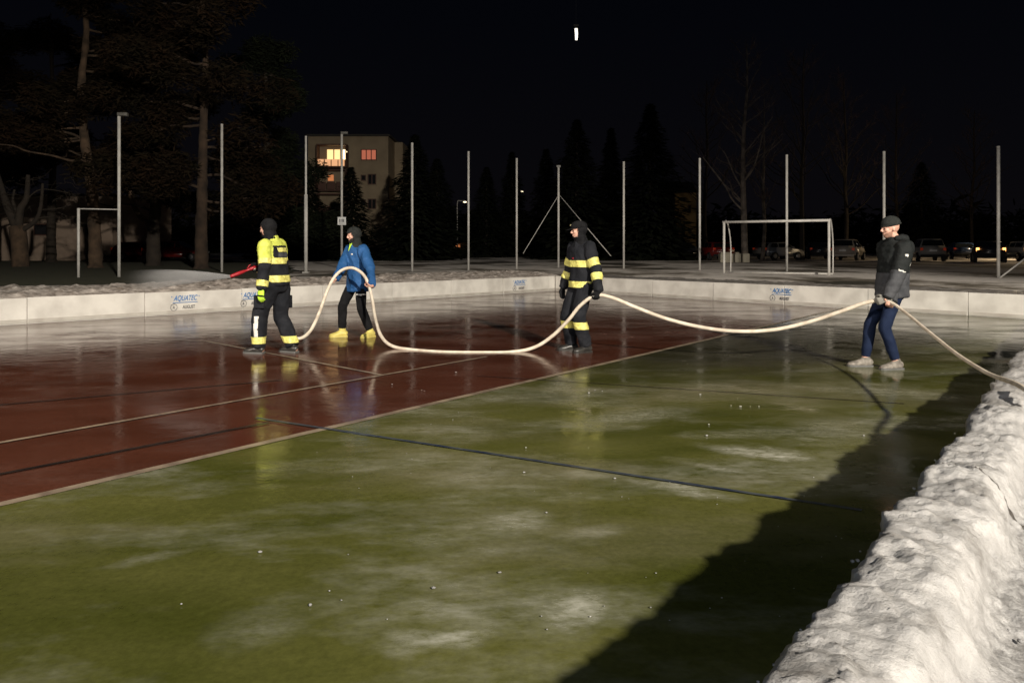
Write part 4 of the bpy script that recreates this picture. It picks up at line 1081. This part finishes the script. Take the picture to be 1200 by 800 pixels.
# crooked pale limb on the second pine
rnd = random.Random(4)
t2 = [o for o in COL.objects if o.get('label', '').startswith('darkest pine')][0]; o3 = V(t2.location)
tr2 = [c for c in t2.children if c.name.startswith('trunk')][0]
bm = bmesh.new(); cp = catmull([at(174, 262, 42) - o3, at(163, 252, 41.8) - o3, at(155, 236, 41.5) - o3, at(150, 212, 41.5) - o3, at(149, 198, 41.5) - o3], 6); add_tube(bm, cp, [.17 - .09 * k / len(cp) for k in range(len(cp))], 9); obj('limb', bm, M_BARK, tr2, True)
t1 = [o for o in COL.objects if o.get('label', '').startswith('pine with a pale')][0]; o3 = V(t1.location)
tr1 = [c for c in t1.children if c.name.startswith('trunk')][0]
for pts in ([(96, 150, 38), (70, 151, 37.5), (40, 153, 37), (10, 158, 36.5)], [(98, 164, 38), (60, 168, 37.6), (28, 163, 37.2)], [(94, 122, 38), (84, 118, 37.5), (74, 120, 37)]):
    bm = bmesh.new(); cp = catmull([at(*q) - o3 for q in pts], 6); add_tube(bm, cp, [.065 - .045 * k / len(cp) for k in range(len(cp))], 7); obj('limb', bm, M_BARK, tr1, True)
# forked bare tree at far left
b = at(25, 320, 40); t = thing('bare_tree', 'forked leafless tree in front of the pale wall at far left', 'tree', (b.x, b.y, GZ)); o3 = V(t.location)
bm = bmesh.new(); cp = catmull([at(24, 322, 40) - o3, at(23, 290, 40) - o3, at(20, 265, 40) - o3], 6); add_tube(bm, cp, [.50, .46] + [.42 - .03 * k / 11 for k in range(len(cp) - 2)], 12); ft = obj('trunk', bm, M_BARK, t, True)
FT = [([(20, 267), (10, 245), (4, 228), (-4, 200)], .26), ([(21, 266), (24, 245), (31, 232), (33, 205)], .24), ([(19, 262), (18, 245), (15, 236), (17, 222)], .12), ([(26, 270), (42, 258), (48, 240), (50, 215)], .15), ([(44, 256), (60, 254), (84, 256), (105, 250)], .05), ([(46, 246), (70, 244), (90, 238)], .045), ([(30, 235), (48, 222), (80, 226)], .05), ([(84, 256), (96, 262), (112, 262)], .03)]
for pts, r in FT:
    bm = bmesh.new(); cp = catmull([at(x, y, 40 - .01 * i) - o3 for i, (x, y) in enumerate(pts)], 6); add_tube(bm, cp, [r * (1 - .6 * k / len(cp)) for k in range(len(cp))], 8); obj('limb', bm, M_BARKD, ft, True)
rnd = random.Random(77); bm = bmesh.new()
for k in range(70):
    a = at(rnd.uniform(-5, 95), rnd.uniform(205, 262), 40 + rnd.uniform(-1.5, 1.5)) - o3; q = a + V((rnd.uniform(-1, 1), rnd.uniform(-.5, .5), rnd.uniform(-.6, .4)))
    add_tube(bm, limb_path(a, q, .08, rnd, 3), .012, 4)
obj('crown', bm, M_BARKD, t, False)

def spruce(px, d, ytop, label, rad, seed, n=5200, group='dark spruces behind the rink', ybase=300, name='spruce_tree', narrow=1.0):
    rnd = random.Random(seed); b = at(px, ybase, d); H = ztop_at(px, ytop, d) - GZ
    t = thing(name, label, 'tree', (b.x, b.y, GZ), 0, group)
    bm = bmesh.new(); add_tube(bm, [(0, 0, -.1), (0, 0, H * .5), (0, 0, H * .97)], [.16 + H * .008, .10 + H * .004, .03], 9); obj('trunk', bm, M_BARKD, t, True)
    vs, fs = [], []
    for k in range(n):
        z = (rnd.random() ** 1.25); a = rnd.uniform(0, 6.28318)
        tier = 1 + .22 * math.sin(z * H * 3.1 + a * 2) + .12 * math.sin(a * 5 + z * 9)
        rr = rad * (1 - z) ** .85 * tier * rnd.uniform(.30, 1.0) + .05
        hz = .5 + z * (H - .5) - rr * .22
        p = V((math.cos(a) * rr, math.sin(a) * rr, hz)); dr = V((math.cos(a), math.sin(a), rnd.uniform(-.55, .15))).normalized(); sd = V((-math.sin(a), math.cos(a), rnd.uniform(-.3, .3)))
        s = rnd.uniform(.35, .75) * (.5 + .7 * (1 - z)) * (H / 10) ** .5; i = len(vs)
        vs += [p - dr * s * .3, p + dr * s * .3 - sd * s * .28, p + dr * s, p + dr * s * .3 + sd * s * .28]; fs.append((i, i + 1, i + 2, i + 3))
    me = bpy.data.meshes.new('crown'); me.from_pydata(vs, [], fs); me.update(); finish('crown', me, M_NEEDLE, t, False)
    return t
spruce(411, 62, 196, 'narrow dark spruce in front of the lit balcony', 2.6, 31)
spruce(362, 64, 205, 'dark spruce hiding the left corner of the apartment block', 2.9, 32)
spruce(330, 66, 170, 'tall dark spruce left of the apartment block', 3.0, 39)
spruce(486, 60, 158, 'broad tall spruce just right of the apartment block', 3.2, 33, 7000)
spruce(512, 68, 186, 'spruce with its shoulder behind the broad tall one', 2.8, 34)
spruce(570, 78, 196, 'dark spruce right of the distant street lamp', 2.6, 35)
spruce(600, 84, 178, 'slender spruce behind the post left of the corner', 2.4, 36)
spruce(676, 66, 140, 'big dark spruce behind the corner post', 3.8, 37, 7000)
spruce(716, 74, 150, 'pointed spruce between two bigger dark spruces', 2.3, 38)
spruce(762, 62, 122, 'tallest dark spruce right of the middle firefighter', 4.0, 40, 8000)
spruce(640, 82, 175, 'low dark spruce left of the corner post', 3.0, 41)
spruce(1080, 95, 190, 'dim conifer above the parked cars at right', 4.5, 42)
def bare_tree(px, d, ytop, label, seed, r0, m, spread=.22, nl=26, lean=0.0):
    rnd = random.Random(seed); b = at(px, 300, d); H = ztop_at(px, ytop, d) - GZ
    t = thing('bare_tree', label, 'tree', (b.x, b.y, GZ), 0, 'leafless trees right of the spruces')
    P = [V((0, 0, -.1))] + [V((lean * H * f + rnd.uniform(-.15, .15), rnd.uniform(-.2, .2), H * f)) for f in (.2, .4, .6, .8, 1)]
    cp = catmull(P, 6); n = len(cp); bm = bmesh.new(); add_tube(bm, cp, [r0 * (1 - .9 * k / n) for k in range(n)], 10); tr = obj('trunk', bm, m, t, True)
    tw = bmesh.new()
    for k in range(nl):
        f = .25 + .72 * k / nl; base = cp[int(f * (n - 1))]; a = rnd.uniform(0, 6.28); L = H * spread * (1.15 - f) * rnd.uniform(.8, 1.4) + .4
        tip = base + V((math.cos(a) * L * .75, math.sin(a) * L * .75, L * rnd.uniform(.5, 1.1)))
        lp = limb_path(base, tip, .05, rnd, 4); bm = bmesh.new(); add_tube(bm, lp, [r0 * .30 * (1.1 - f) * (1 - .85 * i / len(lp)) + .008 for i in range(len(lp))], 6); obj('limb', bm, m, tr, True)
        for j in range(14):
            q = lp[rnd.randrange(4, len(lp))]; e = q + V((rnd.uniform(-1, 1), rnd.uniform(-1, 1), rnd.uniform(-.1, 1.2))) * rnd.uniform(.5, 1.3)
            add_tube(tw, [q, q.lerp(e, .5) + V((rnd.uniform(-.1, .1), 0, rnd.uniform(-.1, .1))), e], [.014, .010, .004], 3)
    obj('crown', tw, M_TWIG, t, False)
bare_tree(873, 52, 52, 'tall birch with a pale trunk above the goal', 51, .26, M_BIRCH, .24, 30)
bare_tree(893, 60, 110, 'slimmer birch just right of the tall one', 52, .18, M_BIRCH, .22, 22)
bare_tree(940, 62, 60, 'leafless tree with spreading twigs right of the birches', 53, .22, M_BARKD, .30, 34)
bare_tree(990, 74, 90, 'dim leafless tree behind the pale parked car', 54, .24, M_BARKD, .30, 34)
bare_tree(828, 70, 95, 'reddish leafless tree left of the tall birch', 55, .22, M_BARKD, .30, 34)
bare_tree(1050, 88, 110, 'faint leafless tree behind the man in the beanie', 56, .24, M_BARKD, .30, 30)
bare_tree(1140, 92, 130, 'faint leafless tree above the cars at far right', 57, .24, M_BARKD, .30, 30)

# ------------------------------------------------------------------ buildings
M_WALL = mat('beige_render', (0.34, 0.27, 0.18), 0.9, (0.27, 0.21, 0.14), 0.6, 0.3, 8)
M_WALL2 = mat('ochre_render', (0.30, 0.22, 0.11), 0.9, (0.22, 0.16, 0.08), 0.6)
M_WALL3 = mat('pale_hall_wall', (0.34, 0.26, 0.20), 0.9, (0.27, 0.20, 0.15), 0.4)
M_ROOF = mat('dark_roof', (0.05, 0.045, 0.04), 0.9)
M_WIN = mat('dark_window_glass', (0.02, 0.02, 0.022), 0.15)
M_FRAME = mat('dark_window_frame', (0.10, 0.045, 0.03), 0.6)
M_LIT = mat('warm_lit_window', (0.8, 0.6, 0.3), 0.5, emit=(1.0, 0.70, 0.30), estr=1.25)
M_LITB = mat('bright_lit_window', (0.9, 0.7, 0.4), 0.5, emit=(1.0, 0.76, 0.42), estr=3)
M_LITP = mat('lit_balcony_panel', (0.8, 0.5, 0.3), 0.6, emit=(1.0, 0.50, 0.24), estr=.75)
M_LITR = mat('red_curtained_window', (0.5, 0.15, 0.1), 0.6, emit=(0.9, 0.25, 0.14), estr=0.38)
M_LITD = mat('dim_orange_window', (0.5, 0.2, 0.1), 0.6, emit=(0.9, 0.30, 0.10), estr=0.5)
D0 = 84.0
o3 = at(409, 300, D0); o3.z = GZ
t = thing('apartment_block', 'beige apartment block with one lit balcony seen between dark spruces', 'building', o3)
def L3(px, py, dy=0.0): return at(px, py, D0 + dy) - o3
A, B_ = L3(361, 160), L3(455, 162)
bm = bmesh.new(); add_box(bm, ((A.x + B_.x) / 2, 6, A.z / 2), (B_.x - A.x, 12, A.z)); wall = obj('wall', bm, M_WALL, t)
bm = bmesh.new(); S = L3(455, 168); E = L3(474, 168, 6); add_box(bm, ((B_.x + E.x) / 2 + .01, 8.5, E.z / 2 - .1), (E.x - B_.x, 8, E.z)); obj('wall', bm, M_WALL, t)
bm = bmesh.new(); add_box(bm, ((A.x + B_.x) / 2, 6, A.z + .12), (B_.x - A.x + .5, 12.5, .22), 0, .03); obj('roof', bm, M_ROOF, t)
def window(x0, y0, x1, y1, glass, panes, dy=0.0, name='window'):
    a, b = L3(x0, y1, 0), L3(x1, y0, 0); wd, ht = b.x - a.x, b.z - a.z; cx, cz = (a.x + b.x) / 2, (a.z + b.z) / 2
    bm = bmesh.new()
    th = .09
    for zz in (a.z + th / 2, b.z - th / 2): add_box(bm, (cx, -.05 + dy, zz), (wd, .12, th))
    for k in range(panes + 1): add_box(bm, (a.x + th / 2 + (wd - th) * k / panes, -.052 + dy, cz), (th, .118, ht - 2 * th - .004))
    f = obj(name, bm, M_FRAME, t)
    for k in range(panes):
        g = glass[k] if isinstance(glass, (list, tuple)) else glass
        w0 = (wd - th) / panes; bm = bmesh.new(); add_box(bm, (a.x + th / 2 + w0 * (k + .5), -.02 + dy, cz), (w0 - th - .004, .03, ht - 2 * th - .004)); obj('pane', bm, g, f)
    bm = bmesh.new(); add_box(bm, (cx, -.09 + dy, a.z - .05), (wd + .2, .2, .07)); obj('sill', bm, M_WALL, f)
window(423, 175, 441.5, 188, M_LITR, 3)
window(431, 204, 441, 216.5, M_WIN, 2); window(423, 205, 429, 212, M_WIN, 1)
window(431, 233, 441, 245, M_WIN, 2); window(423, 234, 429, 241, M_WIN, 1)
window(364, 205, 370, 216, M_WIN, 1)
# balconies (recessed loggias drawn as projecting boxes with parapets)
for (y0, ymid, y1, lit) in ((172, 187, 197, True), (201, 213, 224, False), (229, 241, 252, False)):
    a, b = L3(374, y1, 0), L3(408, y0, 0); wd = b.x - a.x; cx = (a.x + b.x) / 2; zm = L3(374, ymid).z
    bm = bmesh.new(); add_box(bm, (cx, -.6, a.z), (wd + .1, 1.25, .14)); add_box(bm, (cx, -.6, b.z + .08), (wd + .1, 1.25, .14))
    for x in (a.x, b.x): add_box(bm, (x, -.6, (a.z + b.z) / 2), (.12, 1.2, b.z - a.z - .02))
    bal = obj('balcony', bm, M_FRAME, t)
    n = 4 if lit else 3
    for k in range(n):
        w0 = wd * .94 / n; bm = bmesh.new(); add_box(bm, (a.x + wd * .03 + w0 * (k + .5), -1.19, (a.z + zm) / 2), (w0 - .12, .05, zm - a.z - .22)); obj('parapet_panel', bm, (M_LITP if lit else M_FRAME), bal)
    if lit:
        for (x0, x1, mm) in ((383.5, 390.5, M_LIT), (392, 398.5, M_LIT), (401.5, 407, M_LITB)):
            q0, q1 = L3(x0, 187, 0), L3(x1, 175.5, 0); bm = bmesh.new(); add_box(bm, ((q0.x + q1.x) / 2, -.03, (q0.z + q1.z) / 2), (q1.x - q0.x, .05, q1.z - q0.z)); obj('window', bm, mm, bal)
        bm = bmesh.new(); q = L3(405, 178, -1); add_ball(bm, q, .17); obj('balcony_lamp', bm, M_LITB, bal, True)
    elif y0 == 201:
        q0, q1 = L3(384.5, 212, 0), L3(391, 205, 0); bm = bmesh.new(); add_box(bm, ((q0.x + q1.x) / 2, -.03, (q0.z + q1.z) / 2), (q1.x - q0.x, .05, q1.z - q0.z)); obj('window', bm, M_LITD, bal)

def simple_house(px0, px1, ytop, d, label, wallm, depth=8, wins=(), nm='house', gable=0.0):
    a, b = at(px0, 300, d), at(px1, 300, d); H = ztop_at(px0, ytop, d) - GZ; o = V(((a.x + b.x) / 2, d, GZ)); W = b.x - a.x
    t = thing(nm, label, 'building', o)
    bm = bmesh.new(); add_box(bm, (0, depth / 2, H / 2), (W, depth, H)); obj('wall', bm, wallm, t)
    bm = bmesh.new()
    if gable:
        v = [bm.verts.new(q) for q in ((-W / 2 - .3, -.3, H), (W / 2 + .3, -.3, H), (W / 2 + .3, depth + .3, H), (-W / 2 - .3, depth + .3, H), (-W / 2 - .3, depth / 2, H + gable), (W / 2 + .3, depth / 2, H + gable))]
        for f in ((0, 1, 5, 4), (2, 3, 4, 5), (0, 4, 3), (1, 2, 5), (0, 3, 2, 1)): bm.faces.new([v[i] for i in f])
    else: add_box(bm, (0, depth / 2, H + .10), (W + .4, depth + .4, .18), 0, .02)
    obj('roof', bm, M_ROOF, t)
    for (x0, y0, x1, y1, mm) in wins:
        p0, p1 = at(x0, y1, d) - o, at(x1, y0, d) - o; cx, cz, ww, hh = (p0.x + p1.x) / 2, (p0.z + p1.z) / 2, p1.x - p0.x, p1.z - p0.z
        bm = bmesh.new(); add_box(bm, (cx, -.01, cz), (ww, .12, hh)); f = obj('window', bm, M_FRAME, t)
        bm = bmesh.new(); add_box(bm, (cx, -.075, cz), (ww - .16, .03, hh - .16)); obj('pane', bm, mm, f)
    return t
simple_house(-60, 132, 230, 58, 'pale low hall wall behind the forked tree at far left', M_WALL3, 10, ((40, 262, 60, 276, M_WIN), (100, 262, 118, 276, M_WIN)), 'low_hall')
simple_house(791, 816, 226, 86, 'narrow ochre house facade between dark trees', M_WALL2, 8, ((798, 262, 803, 276, M_WIN), (806, 240, 810, 250, M_WIN)), 'house', 1.6)
simple_house(580, 596, 283, 100, 'small distant house with a glowing orange window low between spruces', M_WALL2, 6, ((584, 285.5, 592, 291, M_LITD),), 'house', 1.4)
simple_house(528, 544, 284, 96, 'tiny distant house with warm light left of the slender post', M_WALL, 6, ((532, 285.5, 540, 291, M_LITD),), 'house', 1.2)

# ------------------------------------------------------------------ street lamps in the distance
M_LAMP = mat('lit_street_lamp', (1, .9, .7), 0.5, emit=(1.0, 0.82, 0.55), estr=2.2)
def street_lamp(px, ytop, d, label, arm, pw, col=(1, .75, .45)):
    b = at(px, 300, d); H = ztop_at(px, ytop, d) - GZ
    t = thing('street_lamp', label, 'street lamp', (b.x, b.y, GZ))
    bm = bmesh.new(); add_tube(bm, catmull([(0, 0, 0), (0, 0, H * .6), (0, 0, H - .15), (arm * .4, 0, H + .05), (arm, 0, H + .08)], 6), .06, 8); obj('pole', bm, M_STEEL, t, True)
    bm = bmesh.new(); add_box(bm, (arm, 0, H + .02), (.6, .25, .14), 0, .03); h_ = obj('lamp_head', bm, M_DARKM, t)
    bm = bmesh.new(); add_ball(bm, (arm, -.06, H - .08), (.22, .14, .10)); obj('bulb', bm, M_LAMP, h_, True)
    if pw:
        l = bpy.data.lights.new('added_street_light', 'POINT'); l.energy = pw; l.color = col; l.shadow_soft_size = .15
        lo = bpy.data.objects.new('added_street_light', l); lo.location = (b.x + arm, b.y - .1, GZ + H - .35); COL.objects.link(lo)
street_lamp(536, 236, 88, 'small lit street lamp on a curved pole right of the apartment block', .9, 0)
street_lamp(606.5, 224, 92, 'tiny lit street lamp close to the slender post left of the corner', .5, 0)
street_lamp(1238, 225, 62, 'unseen street lamp added just outside the right edge to light the parked cars', -.9, 2200)  # out of view, added to brighten the parked cars
street_lamp(470, 205, 110, 'street lamp behind the broad spruce', .8, 500) if False else None
M_TYREB = mat('black_plastic', (0.008, 0.008, 0.008), 0.9, spec=0.1)
# lamp hung high over the rink
lp_ = at(675, 40, 30); t = thing('hanging_lamp', 'small bright lamp hanging high above the rink in the black sky', 'lamp', lp_)
bm = bmesh.new(); add_loft(bm, [(V((.012, 0, -.25)), .045, .04), (V((.02, 0, .0)), .06, .05), (V((0, 0, .22)), .06, .05)], 4); obj('tube', bm, mat('lit_tube', (1, 1, .95), .4, emit=(1, .93, .80), estr=1.2), t)
bm = bmesh.new(); add_box(bm, (0, 0, .33), (.20, .16, .07), 0, .01); obj('housing', bm, M_TYREB, t)
bm = bmesh.new(); add_tube(bm, [(0, 0, .36), (0, 0, 2.2)], .004, 6); obj('cord', bm, M_TYREB, t)

# ------------------------------------------------------------------ cars
M_TYRE = mat('tyre', (0.015, 0.015, 0.015), 0.9); M_RIM = mat('alloy_rim', (0.35, 0.35, 0.36), 0.35, metal=.7)
M_CGL = mat('car_glass', (0.012, 0.014, 0.016), 0.08); M_TAIL = mat('red_tail_lamp', (0.5, 0.02, 0.01), 0.3, emit=(1, .12, .03), estr=.05)
M_TAILB = mat('lit_orange_lamp', (0.7, 0.2, 0.02), 0.3, emit=(1, .38, .10), estr=5); M_HEAD = mat('clear_headlamp', (0.6, 0.6, 0.55), 0.15)
def paint(n, c): return mat(n, c, 0.28, coat=0.5)
M_CW = paint('pale_car_paint', (.42, .38, .33)); M_CR = paint('red_car_paint', (.14, .012, .010)); M_CD = paint('dark_car_paint', (.02, .022, .028)); M_CS = paint('silver_car_paint', (.26, .25, .24)); M_CB = paint('blue_car_paint', (.03, .05, .10))
def car(px, yb, d, rz, label, m, kind='estate', tail=M_TAIL):
    b = at(px, yb, d)
    t = thing('parked_car', label, 'car', (b.x, b.y, GZ + .01), rz, 'cars parked beyond the rink')
    H = {'estate': 1.50, 'suv': 1.68, 'hatch': 1.48}[kind]
    side = {'estate': [(-2.2, .35), (-2.25, .75), (-2.15, 1.0), (-1.95, H), (.25, H), (1.0, 1.0), (2.0, .82), (2.2, .6), (2.2, .3)],
            'suv': [(-2.15, .4), (-2.2, .85), (-2.1, 1.1), (-1.85, H), (.3, H), (.95, 1.12), (2.0, .98), (2.2, .75), (2.2, .35)],
            'hatch': [(-1.9, .35), (-1.98, .8), (-1.85, 1.0), (-1.35, H - .05), (.2, H), (.95, 1.0), (1.8, .82), (2.0, .6), (2.0, .3)]}[kind]
    def half(z): return .88 if z < 1.02 else .88 - (z - 1.02) * .38
    bm = bmesh.new()
    Lr = [bm.verts.new((x, half(z), z)) for x, z in side]; Rr = [bm.verts.new((x, -half(z), z)) for x, z in side]
    bm.faces.new(Lr); bm.faces.new(Rr[::-1]); n = len(side)
    for i in range(n): bm.faces.new((Lr[i], Lr[(i + 1) % n], Rr[(i + 1) % n], Rr[i]))
    bmesh.ops.recalc_face_normals(bm, faces=bm.faces); bmesh.ops.bevel(bm, geom=[e for e in bm.edges if len(e.link_faces) == 2 and e.calc_face_angle(0) > .3], offset=.05, segments=3, affect='EDGES')
    body = obj('body', bm, m, t, True)
    xs = [x for x, z in side]; back = side[0][0]; front = side[-1][0]
    for x in (back + .8, front - .75):
        for y in (-.86, .86):
            bm = bmesh.new(); bmesh.ops.create_cone(bm, cap_ends=True, segments=20, radius1=.33, radius2=.33, depth=.22, matrix=Matrix.Translation((x, y, .33)) @ Matrix.Rotation(math.pi / 2, 4, 'X')); w_ = obj('wheel', bm, M_TYRE, t)
            bm = bmesh.new(); bmesh.ops.create_cone(bm, cap_ends=True, segments=10, radius1=.20, radius2=.17, depth=.03, matrix=Matrix.Translation((x, y * 1.14, .33)) @ Matrix.Rotation(math.pi / 2, 4, 'X')); obj('rim', bm, M_RIM, w_)
    r_ = side[3]; rb = side[2]; f_ = side[4]; fb = side[5]
    def pane(q, nm, off):
        bm = bmesh.new(); v = [V(c) for c in q]; nrm = (v[1] - v[0]).cross(v[2] - v[0]).normalized(); ctr = sum(v, V((0, 0, 0))) / 4
        if nrm.dot(ctr - V((ctr.x * .5, 0, .8))) < 0: nrm = -nrm
        a = [bm.verts.new(c + nrm * off) for c in v]; b_ = [bm.verts.new(c - nrm * .01) for c in v]
        bm.faces.new(a); bm.faces.new(b_[::-1])
        for i in range(4): bm.faces.new((a[i], a[(i + 1) % 4], b_[(i + 1) % 4], b_[i]))
        obj(nm, bm, M_CGL, t)
    def lerp(p, q, k): return (p[0] + (q[0] - p[0]) * k, p[1] + (q[1] - p[1]) * k)
    a, b2 = lerp(rb, r_, .12), lerp(rb, r_, .85); pane([(a[0], -.74, a[1]), (a[0], .74, a[1]), (b2[0], .62, b2[1]), (b2[0], -.62, b2[1])], 'rear_window', .008)
    a, b2 = lerp(fb, f_, .08), lerp(fb, f_, .88); pane([(a[0], .76, a[1]), (a[0], -.76, a[1]), (b2[0], -.64, b2[1]), (b2[0], .64, b2[1])], 'windscreen', .008)
    zl, zh = 1.06, H - .10
    for y in (-1, 1):
        for (x0, x1) in ((rb[0] + .35, -.72), (-.62, .18), (.26, fb[0] - .25)):
            xt0, xt1 = max(x0, r_[0] + .14), min(x1, f_[0] + .06) if x1 > .3 else x1
            pane([(x0, y * half(zl), zl), (x1, y * half(zl), zl), (max(xt1, xt0 + .05), y * half(zh), zh), (xt0, y * half(zh), zh)], 'side_window', .006)
        bm = bmesh.new(); add_box(bm, (rb[0] - .03, y * .76, .88), (.12, .18, .26), 0, .02); obj('taillight', bm, tail, t)
        bm = bmesh.new(); add_box(bm, (front - .10, y * .70, .68), (.16, .30, .14), 0, .03); obj('headlight', bm, M_HEAD, t)
        bm = bmesh.new(); add_box(bm, (fb[0] - .22, y * .97, 1.05), (.10, .16, .11), 0, .03); obj('mirror', bm, m, t)
    bm = bmesh.new(); add_box(bm, (back - .035, 0, .80), (.02, .50, .11)); obj('number_plate', bm, M_SIGN, t)
    for x in (back, front):
        bm = bmesh.new(); add_box(bm, (x, 0, .42), (.16, 1.66, .18), 0, .04); obj('bumper', bm, M_TYRE if m is not M_CW else m, t)
    return t
car(994, 308, 60, R(55), 'pale estate car parked just left of the man in the beanie', M_CW, 'suv')
car(1086, 309, 57, R(72), 'silver car seen from behind, right of the man in the beanie', M_CS, 'suv')
car(1158, 310, 52, R(62), 'dark car with a glowing orange rear lamp left of the rightmost post', M_CD, 'hatch', M_TAILB)
car(1198, 308, 58, R(80), 'car cut by the right edge of the view with a lit lamp', M_CS, 'estate', M_TAILB)
car(1125, 306, 66, R(70), 'dark blue car half hidden between two parked cars at right', M_CB, 'hatch')
car(958, 306, 66, R(75), 'dark car behind the right goal post', M_CD, 'hatch')
car(912, 307, 62, R(20), 'silver car seen through the middle of the goal', M_CS, 'hatch')
car(838, 306, 60, R(95), 'small red car just left of the goal', M_CR, 'hatch')
car(800, 304, 66, R(15), 'dark saloon car under the ochre house', M_CD, 'estate')
car(765, 304, 68, R(10), 'blue car below the tallest spruce', M_CB, 'hatch')
car(735, 303, 74, R(5), 'dark car behind the post right of the stays', M_CD, 'estate')
car(167, 296, 56, R(4), 'red car between the second pine and the tall left post', M_CR, 'hatch')
car(207, 297, 56, R(0), 'red estate car partly hidden by the thick pine trunk', M_CR, 'estate')
car(128, 296, 60, R(175), 'dark red car behind the tallest left post', M_CR, 'hatch')
# pale concrete blocks left of the goal
for i, (x0, x1, lab) in enumerate(((843, 858, 'left block of the three pale concrete blocks behind the left goal post'), (860, 867, 'smaller middle block of the three pale concrete blocks seen through the goal'), (869, 877, 'right block of the three pale concrete blocks seen through the goal'))):
    a, b = at(x0, 304, 52), at(x1, 304, 52); bm = bmesh.new(); add_box(bm, (0, 0, .30), (b.x - a.x, .6, .62), 0, .03)
    bmesh.ops.create_cube(bm, size=.01, matrix=Matrix.Translation((0, 0, .3)))
    add_box(bm, (0, 0, .66), (b.x - a.x - .15, .3, .10), 0, .02)
    o = obj('concrete_block', bm, M_BLOCK if 'M_BLOCK' in globals() else mat('pale_concrete', (.5, .46, .36), .9, (.4, .36, .28), 3), None); o.location = ((a.x + b.x) / 2, 52, GZ); tag(o, lab, 'concrete block', 'pale concrete blocks')
# far dark line of woods that closes the horizon
rnd = random.Random(99); cl = []
for k in range(150):
    a = R(-46 + 92 * k / 149); d = 150 + rnd.uniform(-12, 12); h = rnd.uniform(5, 9)
    cl.append((V((math.sin(a) * d, math.cos(a) * d, h * .5)), (4.5, 4.5, h * .65)))
o = crown_obj('distant_wood', cl, 30000, M_NEEDLE, None, 2.2, 5); o['kind'] = 'stuff'; o['label'] = 'dark line of distant woods closing the horizon'; o['category'] = 'woods'
